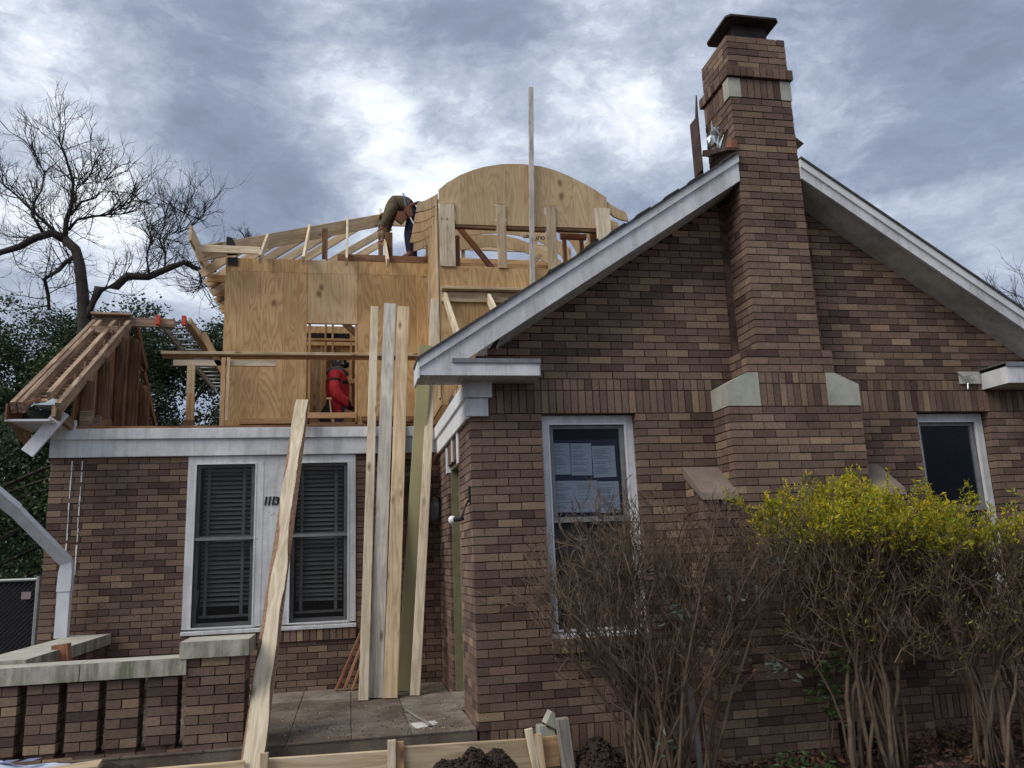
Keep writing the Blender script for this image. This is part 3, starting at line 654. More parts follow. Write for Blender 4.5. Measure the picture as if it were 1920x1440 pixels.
# ---- eave boxes closing the gable corners
EY = -.335
e1 = MB().box(-.445, .545, EY, EY+.025, .262, .368).build('eave_box', M_white, house)
MB().box(-.462, -.446, EY-.006, .06, .235, .41).build('end_board', M_white2, e1)
MB().box(.545, .56, EY+.02, .0, .265, .38).build('end_board', M_white, e1)
MB().box(-.18, .555, EY-.014, EY-.001, .366, .402).box(-.18, .555, EY, .0, .392, .402).build('flashing', M_alu, e1)
for i in range(5):       # soffit boards under the left eave
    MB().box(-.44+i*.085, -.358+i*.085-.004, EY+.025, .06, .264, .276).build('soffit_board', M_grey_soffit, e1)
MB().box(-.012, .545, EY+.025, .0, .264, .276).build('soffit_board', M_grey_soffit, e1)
e2 = MB().box(5.06, 6.5, EY, EY+.025, .214, .37).build('eave_box', M_white, house)
MB().box(5.045, 5.06, EY, .0, .214, .37).build('end_board', M_white, e2)
MB().box(5.04, 6.5, EY-.014, EY-.001, .37, .412).box(5.035, 6.5, EY, 0, .402, .412).build('flashing', M_alu, e2)
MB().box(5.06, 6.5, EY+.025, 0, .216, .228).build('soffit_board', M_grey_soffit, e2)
MB().box(4.80, 5.03, -.02, -.003, .27, .39).build('torn_flashing', M_grey_soffit, e2)
MB().tube([(4.78, -.02, .38), (4.83, -.04, .33), (4.90, -.05, .345), (4.94, -.06, .36)], .008, 5).tube([(4.82, -.03, .33), (4.86, -.04, .27), (4.84, -.05, .21)], .007, 5).build('loose_wire', M_foil, e2)
# ---- gable roof: bargeboards, soffits, shingles
sl, sr = .664, .665
BY = -.335
zt_l = lambda x: .690+sl*x
zt_r = lambda x: 4.457-sr*x
def barge(xa, xb, top, lo0, hi0, mat, y0, y1, name):
    return MB().prism([(xa, top(xa)-lo0), (xb, top(xb)-lo0), (xb, top(xb)-hi0), (xa, top(xa)-hi0)], 'y', y0, y1).build(name, mat, house)
MB().prism([(-.379, .369), (-.10, .369), (2.528, zt_l(2.528)-.255), (2.528, zt_l(2.528)-.07)], 'y', BY, BY+.03).build('bargeboard', M_white, house)
barge(-.45, 2.528, zt_l, .073, .0, M_white, BY-.02, BY+.03, 'barge_moulding')
barge(3.158, 6.6, zt_r, .185, .075, M_white, BY, BY+.03, 'bargeboard')
barge(3.158, 6.6, zt_r, .078, .0, M_white2, BY-.02, BY+.03, 'barge_moulding')
def soffit(xa, xb, top, d0, d1):
    m = MB(); t = .02
    a0, a1, b0, b1 = top(xa)-d0, top(xb)-d0, top(xa)-d1, top(xb)-d1
    P = [(xa, BY+.03, a0), (xb, BY+.03, a1), (xb, 0, b1), (xa, 0, b0)]
    m.v += P+[(x, y, z+t) for x, y, z in P]
    m.f += [(0, 3, 2, 1), (4, 5, 6, 7), (0, 1, 5, 4), (1, 2, 6, 5), (2, 3, 7, 6), (3, 0, 4, 7)]; m.m += [0]*6
    return m.build('soffit', M_grey_soffit, house)
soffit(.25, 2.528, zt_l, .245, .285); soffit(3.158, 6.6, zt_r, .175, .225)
barge(-.47, 2.528, zt_l, 0.0, -.022, M_shingle, BY-.035, .02, 'roof'); barge(3.158, 6.6, zt_r, 0.0, -.022, M_shingle, BY-.035, .02, 'roof')
barge(.34, 2.834, zt_l, .12, -.022, M_shingle, .02, 4.25, 'roof'); barge(2.834, 6.6, zt_r, .12, -.022, M_shingle, .02, 5.6, 'roof')
for k in range(7):         # shingle ends curling at the gable edge
    x = .7+k*.27+random.uniform(-.08, .08); MB().prism([(x, zt_l(x)+.02), (x+.16, zt_l(x+.16)+.02), (x+.16, zt_l(x+.16)+.034), (x+.02, zt_l(x+.02)+.036)], 'y', BY-.04, -.1).build('shingle', M_shingle, house)
MB().prism([(.96, zt_l(.96)+.02), (1.12, zt_l(1.12)+.02), (1.12, zt_l(1.12)+.05), (1.0, zt_l(1.0)+.045)], 'y', BY-.03, -.05).build('shingle', M_black, house)
# exposed framing above the wing's side wall
for y0 in (.45, .85, 1.25, 1.65, 2.05):
    part('ceiling_joist', M_old if y0 != .85 else M_stud, house, box=(.02, 1.6, y0, y0+.045, .27, .41))
for y0, hh in ((.3, .3), (.62, .22), (1.05, .17)):
    part('blocking', M_stud, house, box=(.03, .07, y0, y0+.30, .27, .27+hh))
lumber('wall_plate', (.06, .1, .278), (.06, 2.5, .278), .11, .025, M_old, house, wdir=(1, 0, 0))
# stack flashing
MB().prism([(-.16, 2.51), (-.36, 2.51), (-.35, 2.41)], 'x', 2.47, 2.527).build('stack_flashing', M_tan, stack)
MB().prism([(.14, 2.66), (-.12, 2.535), (-.36, 2.43), (-.36, 2.40), (.16, 2.60)], 'x', 2.42, 2.526).build('stack_flashing', M_rust, stack)
MB().prism([(3.158, 2.62), (3.25, 2.55), (3.158, 2.50)], 'y', -.30, .2).build('stack_flashing', M_rust, stack)
# ------------------------------------------------------------------ framed upper storey
st = thing('framed_storey', 'new upper storey of bare plywood and stud framing behind the old roofline', 'building frame', (-1.3, 5.9, .29))
PY = 5.9
def sheet(x0, x1, z0, z1, y=PY, t=.018, par=None, mat=None):
    return part('plywood_sheet', mat or M_ply, par or st, box=(x0, x1, y, y+t, z0, z1))
for x0, x1, z0, z1 in ((-2.90, -1.660, .87, 3.31), (-1.654, -.884, 2.485, 3.31), (-.879, .25, .87, 3.31), (-2.90, -1.660, 3.313, 3.53), (-1.654, -.884, 3.313, 3.53), (-.879, .25, 3.313, 3.53)):
    sheet(x0, x1, z0, z1, mat=M_ply2 if x0 == -1.654 else M_ply)
part('plywood_sheet', M_ply, st, box=(-2.90, -2.882, PY+.02, 8.4, .87, 3.5))
for x in (-2.86, -2.4, -1.98, -1.70, -1.62, -.90, -.845, -.42, .0):
    if -1.66 < x < -.88 and x != -1.62 and x != -.90: continue
    lumber('stud', (x, PY+.065, .45), (x, PY+.065, 3.45), .09, .038, M_stud, st, wdir=(0, 1, 0))
for x in (-1.658, -.88): lumber('stud', (x, PY+.065, 2.5), (x, PY+.065, 3.45), .09, .05, M_stud, st, wdir=(0, 1, 0))
for z in (.47, .90, 1.045):
    lumber('wall_plate', (-2.9, PY+.065, z), (.24, PY+.065, z), .09, .038, M_stud, st, wdir=(0, 1, 0))
lumber('wall_plate', (-2.9, PY+.065, 3.50), (.24, PY+.065, 3.50), .09, .038, M_stud, st, wdir=(0, 1, 0))
lumber('wall_plate', (-1.2, PY+.05, 3.585), (.30, PY+.05, 3.585), .14, .09, M_old, st, wdir=(0, 0, 1))
lumber('ledger', (-2.62, PY-.03, .93), (-1.75, PY-.03, .93), .09, .038, M_stud, st); lumber('ledger', (-1.70, PY-.03, 1.01), (-.9, PY-.03, 1.01), .09, .038, M_stud, st)
lumber('ledger', (-.82, PY-.03, .95), (.2, PY-.03, .95), .09, .038, M_old, st)
lumber('ledger', (-2.85, PY-.02, .83), (.2, PY-.02, .83), .09, .038, M_old, st)
for x in (-2.55, -1.78, -1.60, -1.02, -.45): lumber('cripple', (x, PY-.06, .45), (x, PY-.06, 1.0), .09, .038, M_stud if x > -2 else M_old, st)
# floor deck and inner room
MB().box(-2.9, 2.9, 5.95, 9.0, .36, .39).build('floor_deck', M_ply, st)
for x0, x1 in ((-2.7, -1.5), (-1.49, -.28), (-.27, .9)): sheet(x0, x1, .4, 2.58, y=7.62)
for x in (-2.3, -1.85, -1.42, -1.30, -.98, -.82, -.64, -.2, .2): lumber('stud', (x, 7.57, .4), (x, 7.57, 3.3), .09, .04, M_stud, st, wdir=(0, 1, 0))
lumber('stud', (-1.52, 6.75, .4), (-1.52, 6.75, 2.28), .06, .04, M_pine, st, wdir=(1, 0, 0))
lumber('header', (-2.6, 7.56, 2.66), (.8, 7.56, 2.66), .09, .04, M_stud, st, wdir=(0, 1, 0)); lumber('header', (-2.6, 7.56, 3.02), (.8, 7.56, 3.02), .14, .04, M_stud, st)
lumber('brace', (-1.25, 6.35, 2.78), (-.72, 6.35, 2.28), .10, .04, M_pine, st); lumber('block', (-1.0, 7.5, 1.9), (-.62, 7.5, 1.9), .09, .04, M_stud, st)
part('opening', M_black, st, box=(-1.80, -.96, 7.60, 7.612, 2.70, 2.80))  # solid black strip set on the inner wall, no hole cut through
MB().box(-2.85, .25, 8.9, 8.92, .4, 3.3).build('plywood_sheet', M_ply, st)
# hip roof framing
RZ = lambda y: 3.62+.73*(y-5.6)
def rafter(name, p0, p1, w, mat=M_pine, t=.038, wd=(0, 0, 1)): return lumber(name, p0, p1, w, t, mat, st, wdir=wd)
rafter('hip_rafter', (-3.28, 5.55, 3.43), (-.33, 8.42, 5.36), .235)
rafter('ridge_board', (-.35, 8.45, 5.36), (1.2, 8.45, 5.36), .235)
for x in (-2.34, -1.70, -1.05, -.42):
    ye = min(5.93+(x+2.9)*.98, 8.4); lumber('jack_rafter', (x, 5.42, RZ(5.42)-.15), (x, ye, RZ(ye)-.15), .14, .038, M_pale, st, wdir=(0, 0, 1))
for y in (6.25, 6.72, 7.2, 7.7, 8.2):
    xe = min(-2.9+(y-5.93)*1.0, -.36); lumber('jack_rafter', (-3.32, y, 3.36), (xe, y, 3.5+.68*(xe+3.2)), .14, .038, M_pine, st, wdir=(0, 0, 1))
for y in (8.9, 9.5): lumber('jack_rafter', (-3.32, y, 3.36), (-.2, y, 5.4), .14, .038, M_pine, st, wdir=(0, 0, 1))
lumber('subfascia', (-3.30, 5.16, 3.62), (-3.30, 8.75, 3.60), .235, .038, M_pine, st, wdir=(0, 0, 1))
lumber('subfascia', (-3.28, 5.60, 3.55), (-2.36, 5.60, 3.545), .115, .038, M_pale, st, wdir=(0, 0, 1))
for y in (6.6, 7.35, 8.1): lumber('lookout', (-3.28, y, 3.42), (-2.9, y, 3.42), .12, .038, M_stud, st); lumber('lookout', (-3.28, y+.3, 3.38), (-2.92, y+.1, 3.55), .09, .038, M_old, st)
MB().box(-2.87, -2.72, 5.88, 5.893, 3.40, 3.53).build('roof_felt', M_black, st)
MB().prism([(-2.86, 3.50), (-2.70, 3.50), (-2.72, 3.62), (-2.76, 3.73), (-2.80, 3.77), (-2.87, 3.78)], 'y', 5.66, 5.72).build('felt_roll', M_black, st)
lumber('post', (-1.42, 6.6, 3.5), (-1.42, 6.6, 4.35), .09, .09, M_old, st, wdir=(1, 0, 0)); part('joist_hanger', M_foil, st, box=(-1.50, -1.40, 6.52, 6.54, 3.62, 3.78))
lumber('post', (-.36, 6.3, 3.55), (-.36, 6.3, 4.2), .12, .09, M_old, st, wdir=(1, 0, 0)); lumber('post', (-.42, 8.3, 3.5), (-.42, 8.3, 5.2), .09, .05, M_old, st, wdir=(1, 0, 0))
# ------------------------------------------------------------------ arched dormer
dm = thing('arched_dormer', 'plywood dormer front with an arched top and three open lights', 'dormer', (1.57, 4.4, 2.4))
DY = 4.40
pts = [(.28, 4.13), (.40, 4.245), (.6, 4.38), (.8, 4.475), (.98, 4.54), (1.25, 4.60), (1.55, 4.622), (1.85, 4.60), (2.06, 4.55), (2.28, 4.47), (2.49, 4.37), (2.70, 4.255), (2.87, 4.135)]
face = pts+[(2.87, 3.965), (2.665, 3.965), (2.665, 3.625), (2.05, 3.62), (2.05, 3.965), (1.88, 3.96), (1.88, 3.615), (1.285, 3.61), (1.285, 3.955), (1.12, 3.95), (1.12, 3.605), (.525, 3.60), (.525, 3.925), (.28, 3.92)]
def local_prism(name, poly, y0, y1, mat, par):
    c = (sum(p[0] for p in poly)/len(poly), y0, sum(p[1] for p in poly)/len(poly)); return MB().prism(poly, 'y', y0, y1).build(name, mat, par, origin=c)
local_prism('arched_face', face, DY, DY+.02, M_ply2, dm)
for x0, x1, z1 in ((.285, .505, 3.905), (1.135, 1.27, 3.93), (1.895, 2.035, 3.945), (2.68, 2.90, 3.95)):
    lumber('post', ((x0+x1)/2, DY-.005, 2.935), ((x0+x1)/2, DY-.005, z1), x1-x0, .05, M_pale if x1-x0 > .2 else M_pine, dm, wdir=(1, 0, 0))
for x0, x1, z in ((.51, 1.13, 3.585), (1.275, 1.89, 3.585), (2.04, 2.675, 3.60)):
    lumber('header', (x0, DY+.05, z), (x1, DY+.05, z), .06, .08, M_old, dm)
sheet(.28, 1.60, 2.595, 2.93, y=DY-.002, par=dm); sheet(1.605, 2.9, 2.60, 2.935, y=DY-.002, par=dm); sheet(.28, 1.5, .9, 2.59, y=DY+.004, par=dm); sheet(1.503, 2.7, .9, 2.59, y=DY+.004, par=dm)
lumber('sill_plate', (.5, DY+.06, 2.94), (2.7, DY+.06, 2.94), .10, .03, M_stud, dm, wdir=(0, 1, 0))
lumber('ledger', (.28, DY-.075, 2.575), (2.1, DY-.075, 2.575), .14, .038, M_pine, dm, wdir=(0, 1, 0)); lumber('ledger', (.28, DY-.025, 2.47), (2.1, DY-.025, 2.475), .15, .038, M_pine, dm)
for x in (.335, .965, 1.58): lumber('shed_rafter', (x, DY-.05, 2.46), (x, 1.25, .16), .14, .045, M_pale, dm, wdir=(0, 0, 1))
MB().box(.255, .278, DY, PY+.02, .9, 3.98).build('side_panel', M_ply2, dm); lumber('corner_stud', (.25, DY+.06, 1.0), (.25, DY+.06, 4.05), .12, .04, M_pine, dm, wdir=(0, 1, 0))
part('side_panel', M_ply2, dm, box=(2.88, 2.90, DY, 8.0, 1.5, 3.9))
MB().prism([(4.385, 2.35), (4.385, 2.75), (4.0, 2.05), (4.0, 1.93)], 'x', .235, .25).build('flashing_strip', M_black, dm) if False else None
# ogee rafter tails along both sides
tail = [(.27, 4.09), (.19, 4.03), (.08, 3.965), (-.03, 3.925), (-.06, 3.78), (.06, 3.80), (.17, 3.845), (.27, 3.93)]
for k in range(5):
    y = DY+.03+k*.40
    local_prism('rafter_tail', tail, y, y+.038, M_ply2, dm)
    if k < 3: local_prism('rafter_tail', [(3.15-a, b) for a, b in tail], y, y+.038, M_ply2, dm)
# arched ribs of the barrel roof
def rib(y, th, mat, name='arched_rib'):
    top = [(x, z-.012) for x, z in pts]; n = 20; low = []
    for i in range(n+1):
        x = 2.80-2.45*i/n; u = (x-1.575)/1.225; low.append((x, 3.70+.66*math.sqrt(max(0, 1-u*u*.99))))
    local_prism(name, top+[(2.87, 3.66)]+low+[(.28, 3.66)], y, y+th, mat, dm)
ribs = [5.2, 5.85, 6.5, 7.15]
for y in ribs: rib(y, .022, M_ply2)
lumber('header', (.3, 8.0, 4.70), (2.9, 8.0, 4.70), .17, .04, M_pine, dm); lumber('header', (.3, 8.03, 4.37), (2.9, 8.03, 4.37), .17, .04, M_stud, dm)
for x in (1.15, 1.9, 2.6): lumber('stud', (x, 8.06, 4.3), (x, 8.06, 4.9), .07, .038, M_stud, dm, wdir=(1, 0, 0))
lumber('stud', (.60, 4.9, 2.4), (.60, 4.9, 3.62), .085, .038, M_red, dm, wdir=(1, 0, 0)); lumber('brace', (.56, 4.86, 3.84), (1.16, 4.86, 3.06), .085, .038, M_red, dm)
for x in (2.30, 2.58): lumber('stud', (x, 4.9, 2.6), (x, 4.9, 3.66), .06, .05, M_red, dm, wdir=(1, 0, 0))
lumber('header', (2.24, 4.9, 3.68), (2.66, 4.9, 3.68), .09, .06, M_red, dm); lumber('brace', (2.4, 5.6, 3.0), (2.75, 5.6, 3.7), .08, .038, M_pine, dm); lumber('stud', (2.76, 4.8, 2.6), (2.76, 4.8, 3.8), .13, .05, M_old, dm, wdir=(1, 0, 0))
lumber('brace', (2.05, 6.9, 3.7), (2.4, 6.9, 4.15), .08, .038, M_pine, dm); lumber('ceiling_tie', (.3, 7.3, 4.02), (2.8, 7.3, 4.02), .14, .04, M_stud, dm)
# mill stamp printed upside down on a rib
ry = ribs[2]-.003
rz = (math.pi/2, math.pi, 0)
text_part('mill_stamp', 'OUT', .085, (2.40, ry, 4.335), M_ink, dm, rot=rz, ext=.0005, offset=.002); text_part('mill_stamp', 'EST', .085, (2.13, ry, 4.345), M_ink, dm, rot=rz, ext=.0005, offset=.002)
# grade stamp dashes on the left post
text_part('grade_stamp', 'II  I II', .05, (.30, DY-.036, 3.645), M_ink, dm, ext=.0005)
# ------------------------------------------------------------------ tall upright in front of the dormer
def board(label, *a, group='loose boards leaning on the house', cat='board', name='lumber_board', **k):
    o = lumber(name, *a, **k); return tag(o, label, cat, group)
board('tall slim pale upright standing in front of the arched dormer', (1.615, 4.325, 2.60), (1.735, 4.325, 5.87), .072, .04, M_grey, wdir=(1, 0, 0), group=None, name='upright_board')
# ------------------------------------------------------------------ boards leaning over the porch
board('narrow knotty new board, leftmost of the bundle leaning over the porch', (-.862, 1.68, -2.50), (-.70, 2.98, 1.86), .094, .04, M_pale, wdir=(1, 0, 0), bow=.01)
board('weathered grey wide board, tallest in the middle of the porch bundle', (-.742, 1.775, -2.50), (-.512, 2.98, 1.90), .142, .04, M_grey, wdir=(1, 0, 0), bow=-.008)
board('honey coloured new board with a knot, right of the grey one', (-.604, 1.70, -2.50), (-.352, 2.96, 1.86), .142, .04, M_pine, wdir=(1, 0, 0), bow=.008)
board('olive green flat board between the honey board and the far right one', (-.445, 2.10, -2.50), (-.13, 2.50, 1.25), .155, .03, M_olive, wdir=(1, 0, 0))
board('pale narrow board, rightmost of the bundle, passing behind the eave box', (-.362, 1.76, -2.50), (.02, 2.76, 1.90), .098, .04, M_pale, wdir=(1, 0, 0), bow=.01)
for i, lb in enumerate(('lowest', 'middle', 'uppermost')):
    board('short reddish batten, %s of the three slanting left of the bundle' % lb, (-1.135+i*.085, 2.42-.02*i, -2.50), (-.80+i*.075, 2.56, -1.78+.06*i), .055, .03, M_red, wdir=(0, 1, 0), group='reddish battens on the porch', name='wood_batten')
for i, lb in enumerate(('longer', 'shorter')):
    board('reddish batten behind the bundle leaning up to the porch corner, the %s one' % lb, (-.44+i*.05, 2.36, -1.02+i*.2), (-.035, 2.40+.04*i, -.02), .05, .03, M_red, wdir=(0, 1, 0), group='reddish battens behind the bundle', name='wood_batten')
# live edge plank
def live_plank():
    p0, p1 = Vector((-1.695, -.56, GZ)), Vector((-1.522, 2.53, .60)); L = (p1-p0).length; x = (p1-p0)/L; y = Vector((-1, 0, 0)); y = (y-x*y.dot(x)).normalized(); z = x.cross(y)
    mb = MB(); n = 60
    for k in range(n+1):
        u = k/n; wl = .084-.006*u; wr = .084-.006*u
        wane = .036*max(0, mnoise.noise(Vector((u*9, .3, 0)))+.62)+.007*mnoise.noise(Vector((u*50, 0, 1))); wane2 = .042*max(0, mnoise.noise(Vector((u*8, 7.3, 0)))+.55)+.007*mnoise.noise(Vector((u*46, 3, 1)))
        if u < .3: wane *= .3+u*2; wane2 *= .4
        e = .003*mnoise.noise(Vector((u*60, 9, 9)))
        for a, b in ((-wl+max(.002, wane), .022), (wr-max(.002, wane2), .022), (wr+e, -.006), (wr+e, -.022), (-wl, -.022), (-wl+e, -.006)):
            mb.v.append((L*u, a, b))
    for k in range(n):
        for j in range(6):
            l = (j+1) % 6; mb.f.append((k*6+j, k*6+l, k*6+6+l, k*6+6+j)); mb.m.append(1 if j in (1, 5) else 0)
    mb.f += [tuple(range(6)), tuple(n*6+j for j in range(6))]; mb.m += [0, 0]
    me = bpy.data.meshes.new('waney_plank'); me.from_pydata(mb.v, [], mb.f); me.materials.append(M_pale); me.materials.append(M_liveedge); me.polygons.foreach_set('material_index', mb.m)
    b = bmesh.new(); b.from_mesh(me); bmesh.ops.recalc_face_normals(b, faces=b.faces); b.to_mesh(me); b.free()
    o = bpy.data.objects.new('waney_plank', me); COL.objects.link(o); M = Matrix.Identity(4)
    for i in range(3): M[i][0], M[i][1], M[i][2], M[i][3] = x[i], y[i], z[i], p0[i]
    o.matrix_basis = M; tag(o, 'long pale plank with bark edges leaning from the ground to the white frieze', 'plank')
live_plank()
# ------------------------------------------------------------------ guard rail on the old attic floor
gr = thing('guard_rail', 'long rough timber guard rail on posts across the open attic edge', 'guard rail', (-2.0, 4.6, .29))
lumber('top_rail', (-3.49, 4.6, 1.655), (.18, 4.6, 1.655), .10, .042, M_pine, gr, wdir=(0, 1, 0)); lumber('rail_face', (-3.46, 4.64, 1.615), (.15, 4.64, 1.615), .07, .03, M_stud, gr) if False else None
lumber('rail_face', (-3.48, 4.665, 1.622), (.16, 4.665, 1.622), .045, .034, M_stud, gr); lumber('cross_piece', (-3.34, 4.63, 1.53), (-2.0, 4.63, 1.53), .085, .038, M_pale, gr)
lumber('post', (-3.09, 4.585, .29), (-3.09, 4.585, 1.1), .10, .06, M_stud, gr, wdir=(1, 0, 0)); lumber('post', (-3.10, 4.60, 1.10), (-3.10, 4.60, 1.50), .10, .045, M_pine, gr, wdir=(1, 0, 0))
lumber('post', (-2.68, 4.57, .29), (-2.68, 4.57, 1.59), .06, .045, M_stud, gr, wdir=(1, 0, 0)); lumber('post', (-2.615, 4.56, .72), (-2.615, 4.56, 1.59), .045, .03, M_pine, gr, wdir=(1, 0, 0))
lumber('post', (-1.57, 4.6, .29), (-1.57, 4.6, 1.59), .06, .045, M_stud, gr, wdir=(1, 0, 0)) if False else None
lumber('foot_brace', (-3.08, 4.5, .62), (-2.80, 4.5, .29), .09, .045, M_old, gr); lumber('knee_brace', (-2.98, 4.63, 1.95), (-2.62, 4.63, 1.28), .085, .038, M_stud, gr); lumber('cleat', (-2.90, 4.75, .60), (-2.72, 4.75, .60), .085, .038, M_pine, gr)
part('foot_block', M_old, gr, box=(-3.17, -3.02, 4.50, 4.56, .29, .72))
# ------------------------------------------------------------------ what is left of the old roof
rm = thing('roof_remnant', 'cut end of the old gable roof with bare brown rafters and loose white fascia', 'roof remnant', (-4.0, 4.0, .29))
def oldr(name, p0, p1, w=.14, t=.045, mat=None, wd=(0, 0, 1)): return lumber(name, p0, p1, w, t, mat or M_old, rm, wdir=wd)
sA, sB = (2.02, .50), (4.40, 2.06)
for x, m_, ya in ((-4.28, M_oldl, 2.02), (-4.21, M_oldl, 2.02), (-4.03, M_oldl, 2.25), (-3.86, M_oldl, 2.0)):
    f = lambda y: sA[1]+(sB[1]-sA[1])*(y-sA[0])/(sB[0]-sA[0])
    oldr('rafter', (x, ya, f(ya)-.06), (x, 4.38, f(4.38)-.06), .12, .055, m_)
oldr('ridge_board', (-4.30, 4.42, 2.045), (-3.30, 4.42, 2.02), .12, .04, M_oldl); oldr('ridge_strip', (-4.32, 4.36, 2.12), (-3.84, 4.36, 2.11), .10, .03, M_oldl, (0, 1, 0))
for k in range(22):
    y = 2.3+k*.088; z = sA[1]+(sB[1]-sA[1])*(y-sA[0])/(sB[0]-sA[0])-.115
    oldr('sheathing_board', (-4.27, y, z), (-3.89, y, z), .074, .018, M_oldl if k % 3 else M_stud, (0, .90, .43))
oldr('blocking', (-4.22, 4.05, 1.82), (-3.9, 4.05, 1.82), .09, .04, M_oldl)
# gable end wall seen from inside: studs and boards in the plane x = -3.83
def rz_(y): return .47+.667*(y-2.0) if y < 4.45 else 2.08-.80*(y-4.45)
ys_ = [2.75, 3.05, 3.35, 3.7, 4.0, 4.3, 4.62, 4.95, 5.25, 5.55, 5.85]
for k, y in enumerate(ys_):
    tp = rz_(y)-.1
    if k % 2 == 0: lumber('stud', (-3.82, y, .28), (-3.82, y, tp), .12, .05, M_old, rm, wdir=(1, 0, 0))
    else: lumber('wall_board', (-3.88, y, .28), (-3.88, y, tp), .30, .02, M_oldl if k % 4 == 1 else M_old, rm, wdir=(0, 1, 0))
for k in range(len(ys_)): lumber('wall_board', (-3.905, ys_[k]-.03, .28), (-3.905, ys_[k]-.03, rz_(ys_[k])-.05), .30, .02, M_old, rm, wdir=(0, 1, 0))
lumber('rafter', (-3.80, 4.45, 2.05), (-3.80, 5.1, 1.56), .12, .05, M_old, rm); lumber('rafter', (-3.82, 5.05, 1.55), (-3.82, 5.95, .85), .10, .045, M_old, rm)
for y, l in ((2.62, .25), (3.2, .3), (5.0, .5)): lumber('offcut', (-3.72, y, .30), (-3.68+l*.3, y+l, .42), .10, .045, M_old if y < 4 else M_red, rm, wdir=(0, 0, 1))
for y in (2.66, 2.95): part('blocking', M_oldl, rm, box=(-3.86, -3.74, y, y+.09, .30, .52))
# boxed eave, cut open on the right
MB().prism([(2.0, .30), (2.66, .30), (2.66, .32), (2.0, .32)], 'x', -4.34, -3.93).build('soffit', M_white, rm)
MB().prism([(2.0, .30), (2.62, .09), (2.62, .28)], 'x', -4.33, -4.31).build('return_board', M_oldl, rm)
part('eave_end', M_old, rm, box=(-4.34, -4.32, 1.99, 2.66, .32, .47)); part('eave_back', M_black, rm, box=(-4.32, -3.90, 2.40, 2.42, .32, .48)); lumber('lookout', (-3.90, 2.0, .40), (-3.90, 2.7, .33), .11, .045, M_oldl, rm)
MB().prism([(-4.12, .475), (-3.90, .475), (-3.90, .53), (-3.94, .54), (-4.0, .50), (-4.08, .49)], 'y', 2.06, 2.30).build('torn_flashing', M_foil, rm)
oldr('eave_strip', (-4.18, 2.02, .47), (-4.05, 2.06, .54), .03, .02, M_tan)
ff = lumber('loose_fascia', (-4.17, 2.17, .0), (-3.868, 2.17, .425), .135, .03, M_white2, rm, wdir=(1, 0, -.7))
MB().box(-4.10, -3.86, 2.56, 2.60, .19, .40).build('fascia_end', M_white, rm)
# ------------------------------------------------------------------ ladder lying over the old ridge
ld = thing('ladder', 'silver extension ladder with red plastic tips lying over the old ridge', 'ladder', (-3.33, 6.4, 2.0))
for x in (-3.49, -3.165):
    lumber('rail', (x, 4.36, 2.035), (x+.05, 8.9, 2.0), .085, .03, M_alu, ld); part('end_cap', M_plred, ld, box=(x-.03, x+.02, 4.30, 4.38, 1.975, 2.10))
for k in range(15): MB().tube([(-3.48+k*.003, 4.42+k*.30, 2.04), (-3.175+k*.003, 4.42+k*.30, 2.04)], .016, 8).build('rung', M_alu, ld, smooth=True)
lumber('plank_deck', (-3.12, 4.45, 2.07), (-3.07, 8.6, 2.03), .09, .035, M_pine, ld); part('red_tip', M_plred, ld, box=(-3.16, -3.12, 4.29, 4.35, 2.0, 2.12)) if False else None
# ------------------------------------------------------------------ porch parapet
pw = thing('porch_wall', 'low brick porch wall with mossy coping and slots between its piers', 'wall', (-2.8, .1, GZ))
PF = .05; pb = []
mb = MB()
ED = [-4.1, -3.90, -3.83, -3.62, -3.555, -3.346, -3.282, -3.072, -3.012, -2.80, -2.746, -2.524, -2.468, -2.255, -2.20]
mb.box(-4.08, -2.2, PF+.012, PF+.20, GZ, -2.49)
for i in range(1, len(ED)-1, 2): mb.box(ED[i-1]+.008, ED[i]-.008, PF+.012, PF+.19, -2.489, -1.975)
mb.box(-2.19, -1.785, PF+.012, PF+.35, GZ, -1.85); mb.box(-3.73, -3.42, PF+.21, 2.58, GZ, -1.925)
pcore = mb.build('wall_core', M_mortar, pw)
for i in range(1, len(ED)-1, 2):
    course_bricks(pb, 'x', PF, -1, ED[i-1], ED[i], 0, 7, (), ED[i-1], zoff=-1.975+.0, rnd=False)
    for n in range(7):
        z1 = -1.975-n*C-J/2; pb.append((ED[i]-.004-.09, ED[i]-.001, PF+.098, PF+.19, z1-C+J, z1, bpick(), 'y')); pb.append((ED[i-1]+.001, ED[i-1]+.09, PF+.098, PF+.19, z1-C+J, z1, bpick(), 'y'))
course_bricks(pb, 'x', PF, -1, -4.1, -2.2, 0, 6, (), -4.1, zoff=-2.485)
course_bricks(pb, 'x', PF-.012, -1, -2.20, -1.776, 0, 16, (), -2.20, zoff=-1.85, quoin0=None); course_bricks(pb, 'y', -1.776, 1, PF+.09, PF+.36, 0, 16, (), PF-.01, zoff=-1.85)
course_bricks(pb, 'y', -3.42, 1, PF+.21, 2.58, 0, 9, (), .3, zoff=-1.925)
lay_bricks(pw, [(pcore, pb)], 300)
for x0, x1 in ((-4.3, -3.50), (-3.495, -2.935), (-2.928, -2.195)):
    part('coping_stone', M_cope, pw, box=(x0, x1, PF-.035, PF+.235, -1.965, -1.842))
for y0, y1 in ((PF+.24, 1.20), (1.206, 2.58)): part('coping_stone', M_cope, pw, box=(-3.78, -3.39, y0, y1, -1.92, -1.815))
part('pier_cap', M_cope, pw, box=(-2.245, -1.745, PF-.045, PF+.40, -1.85, -1.73))
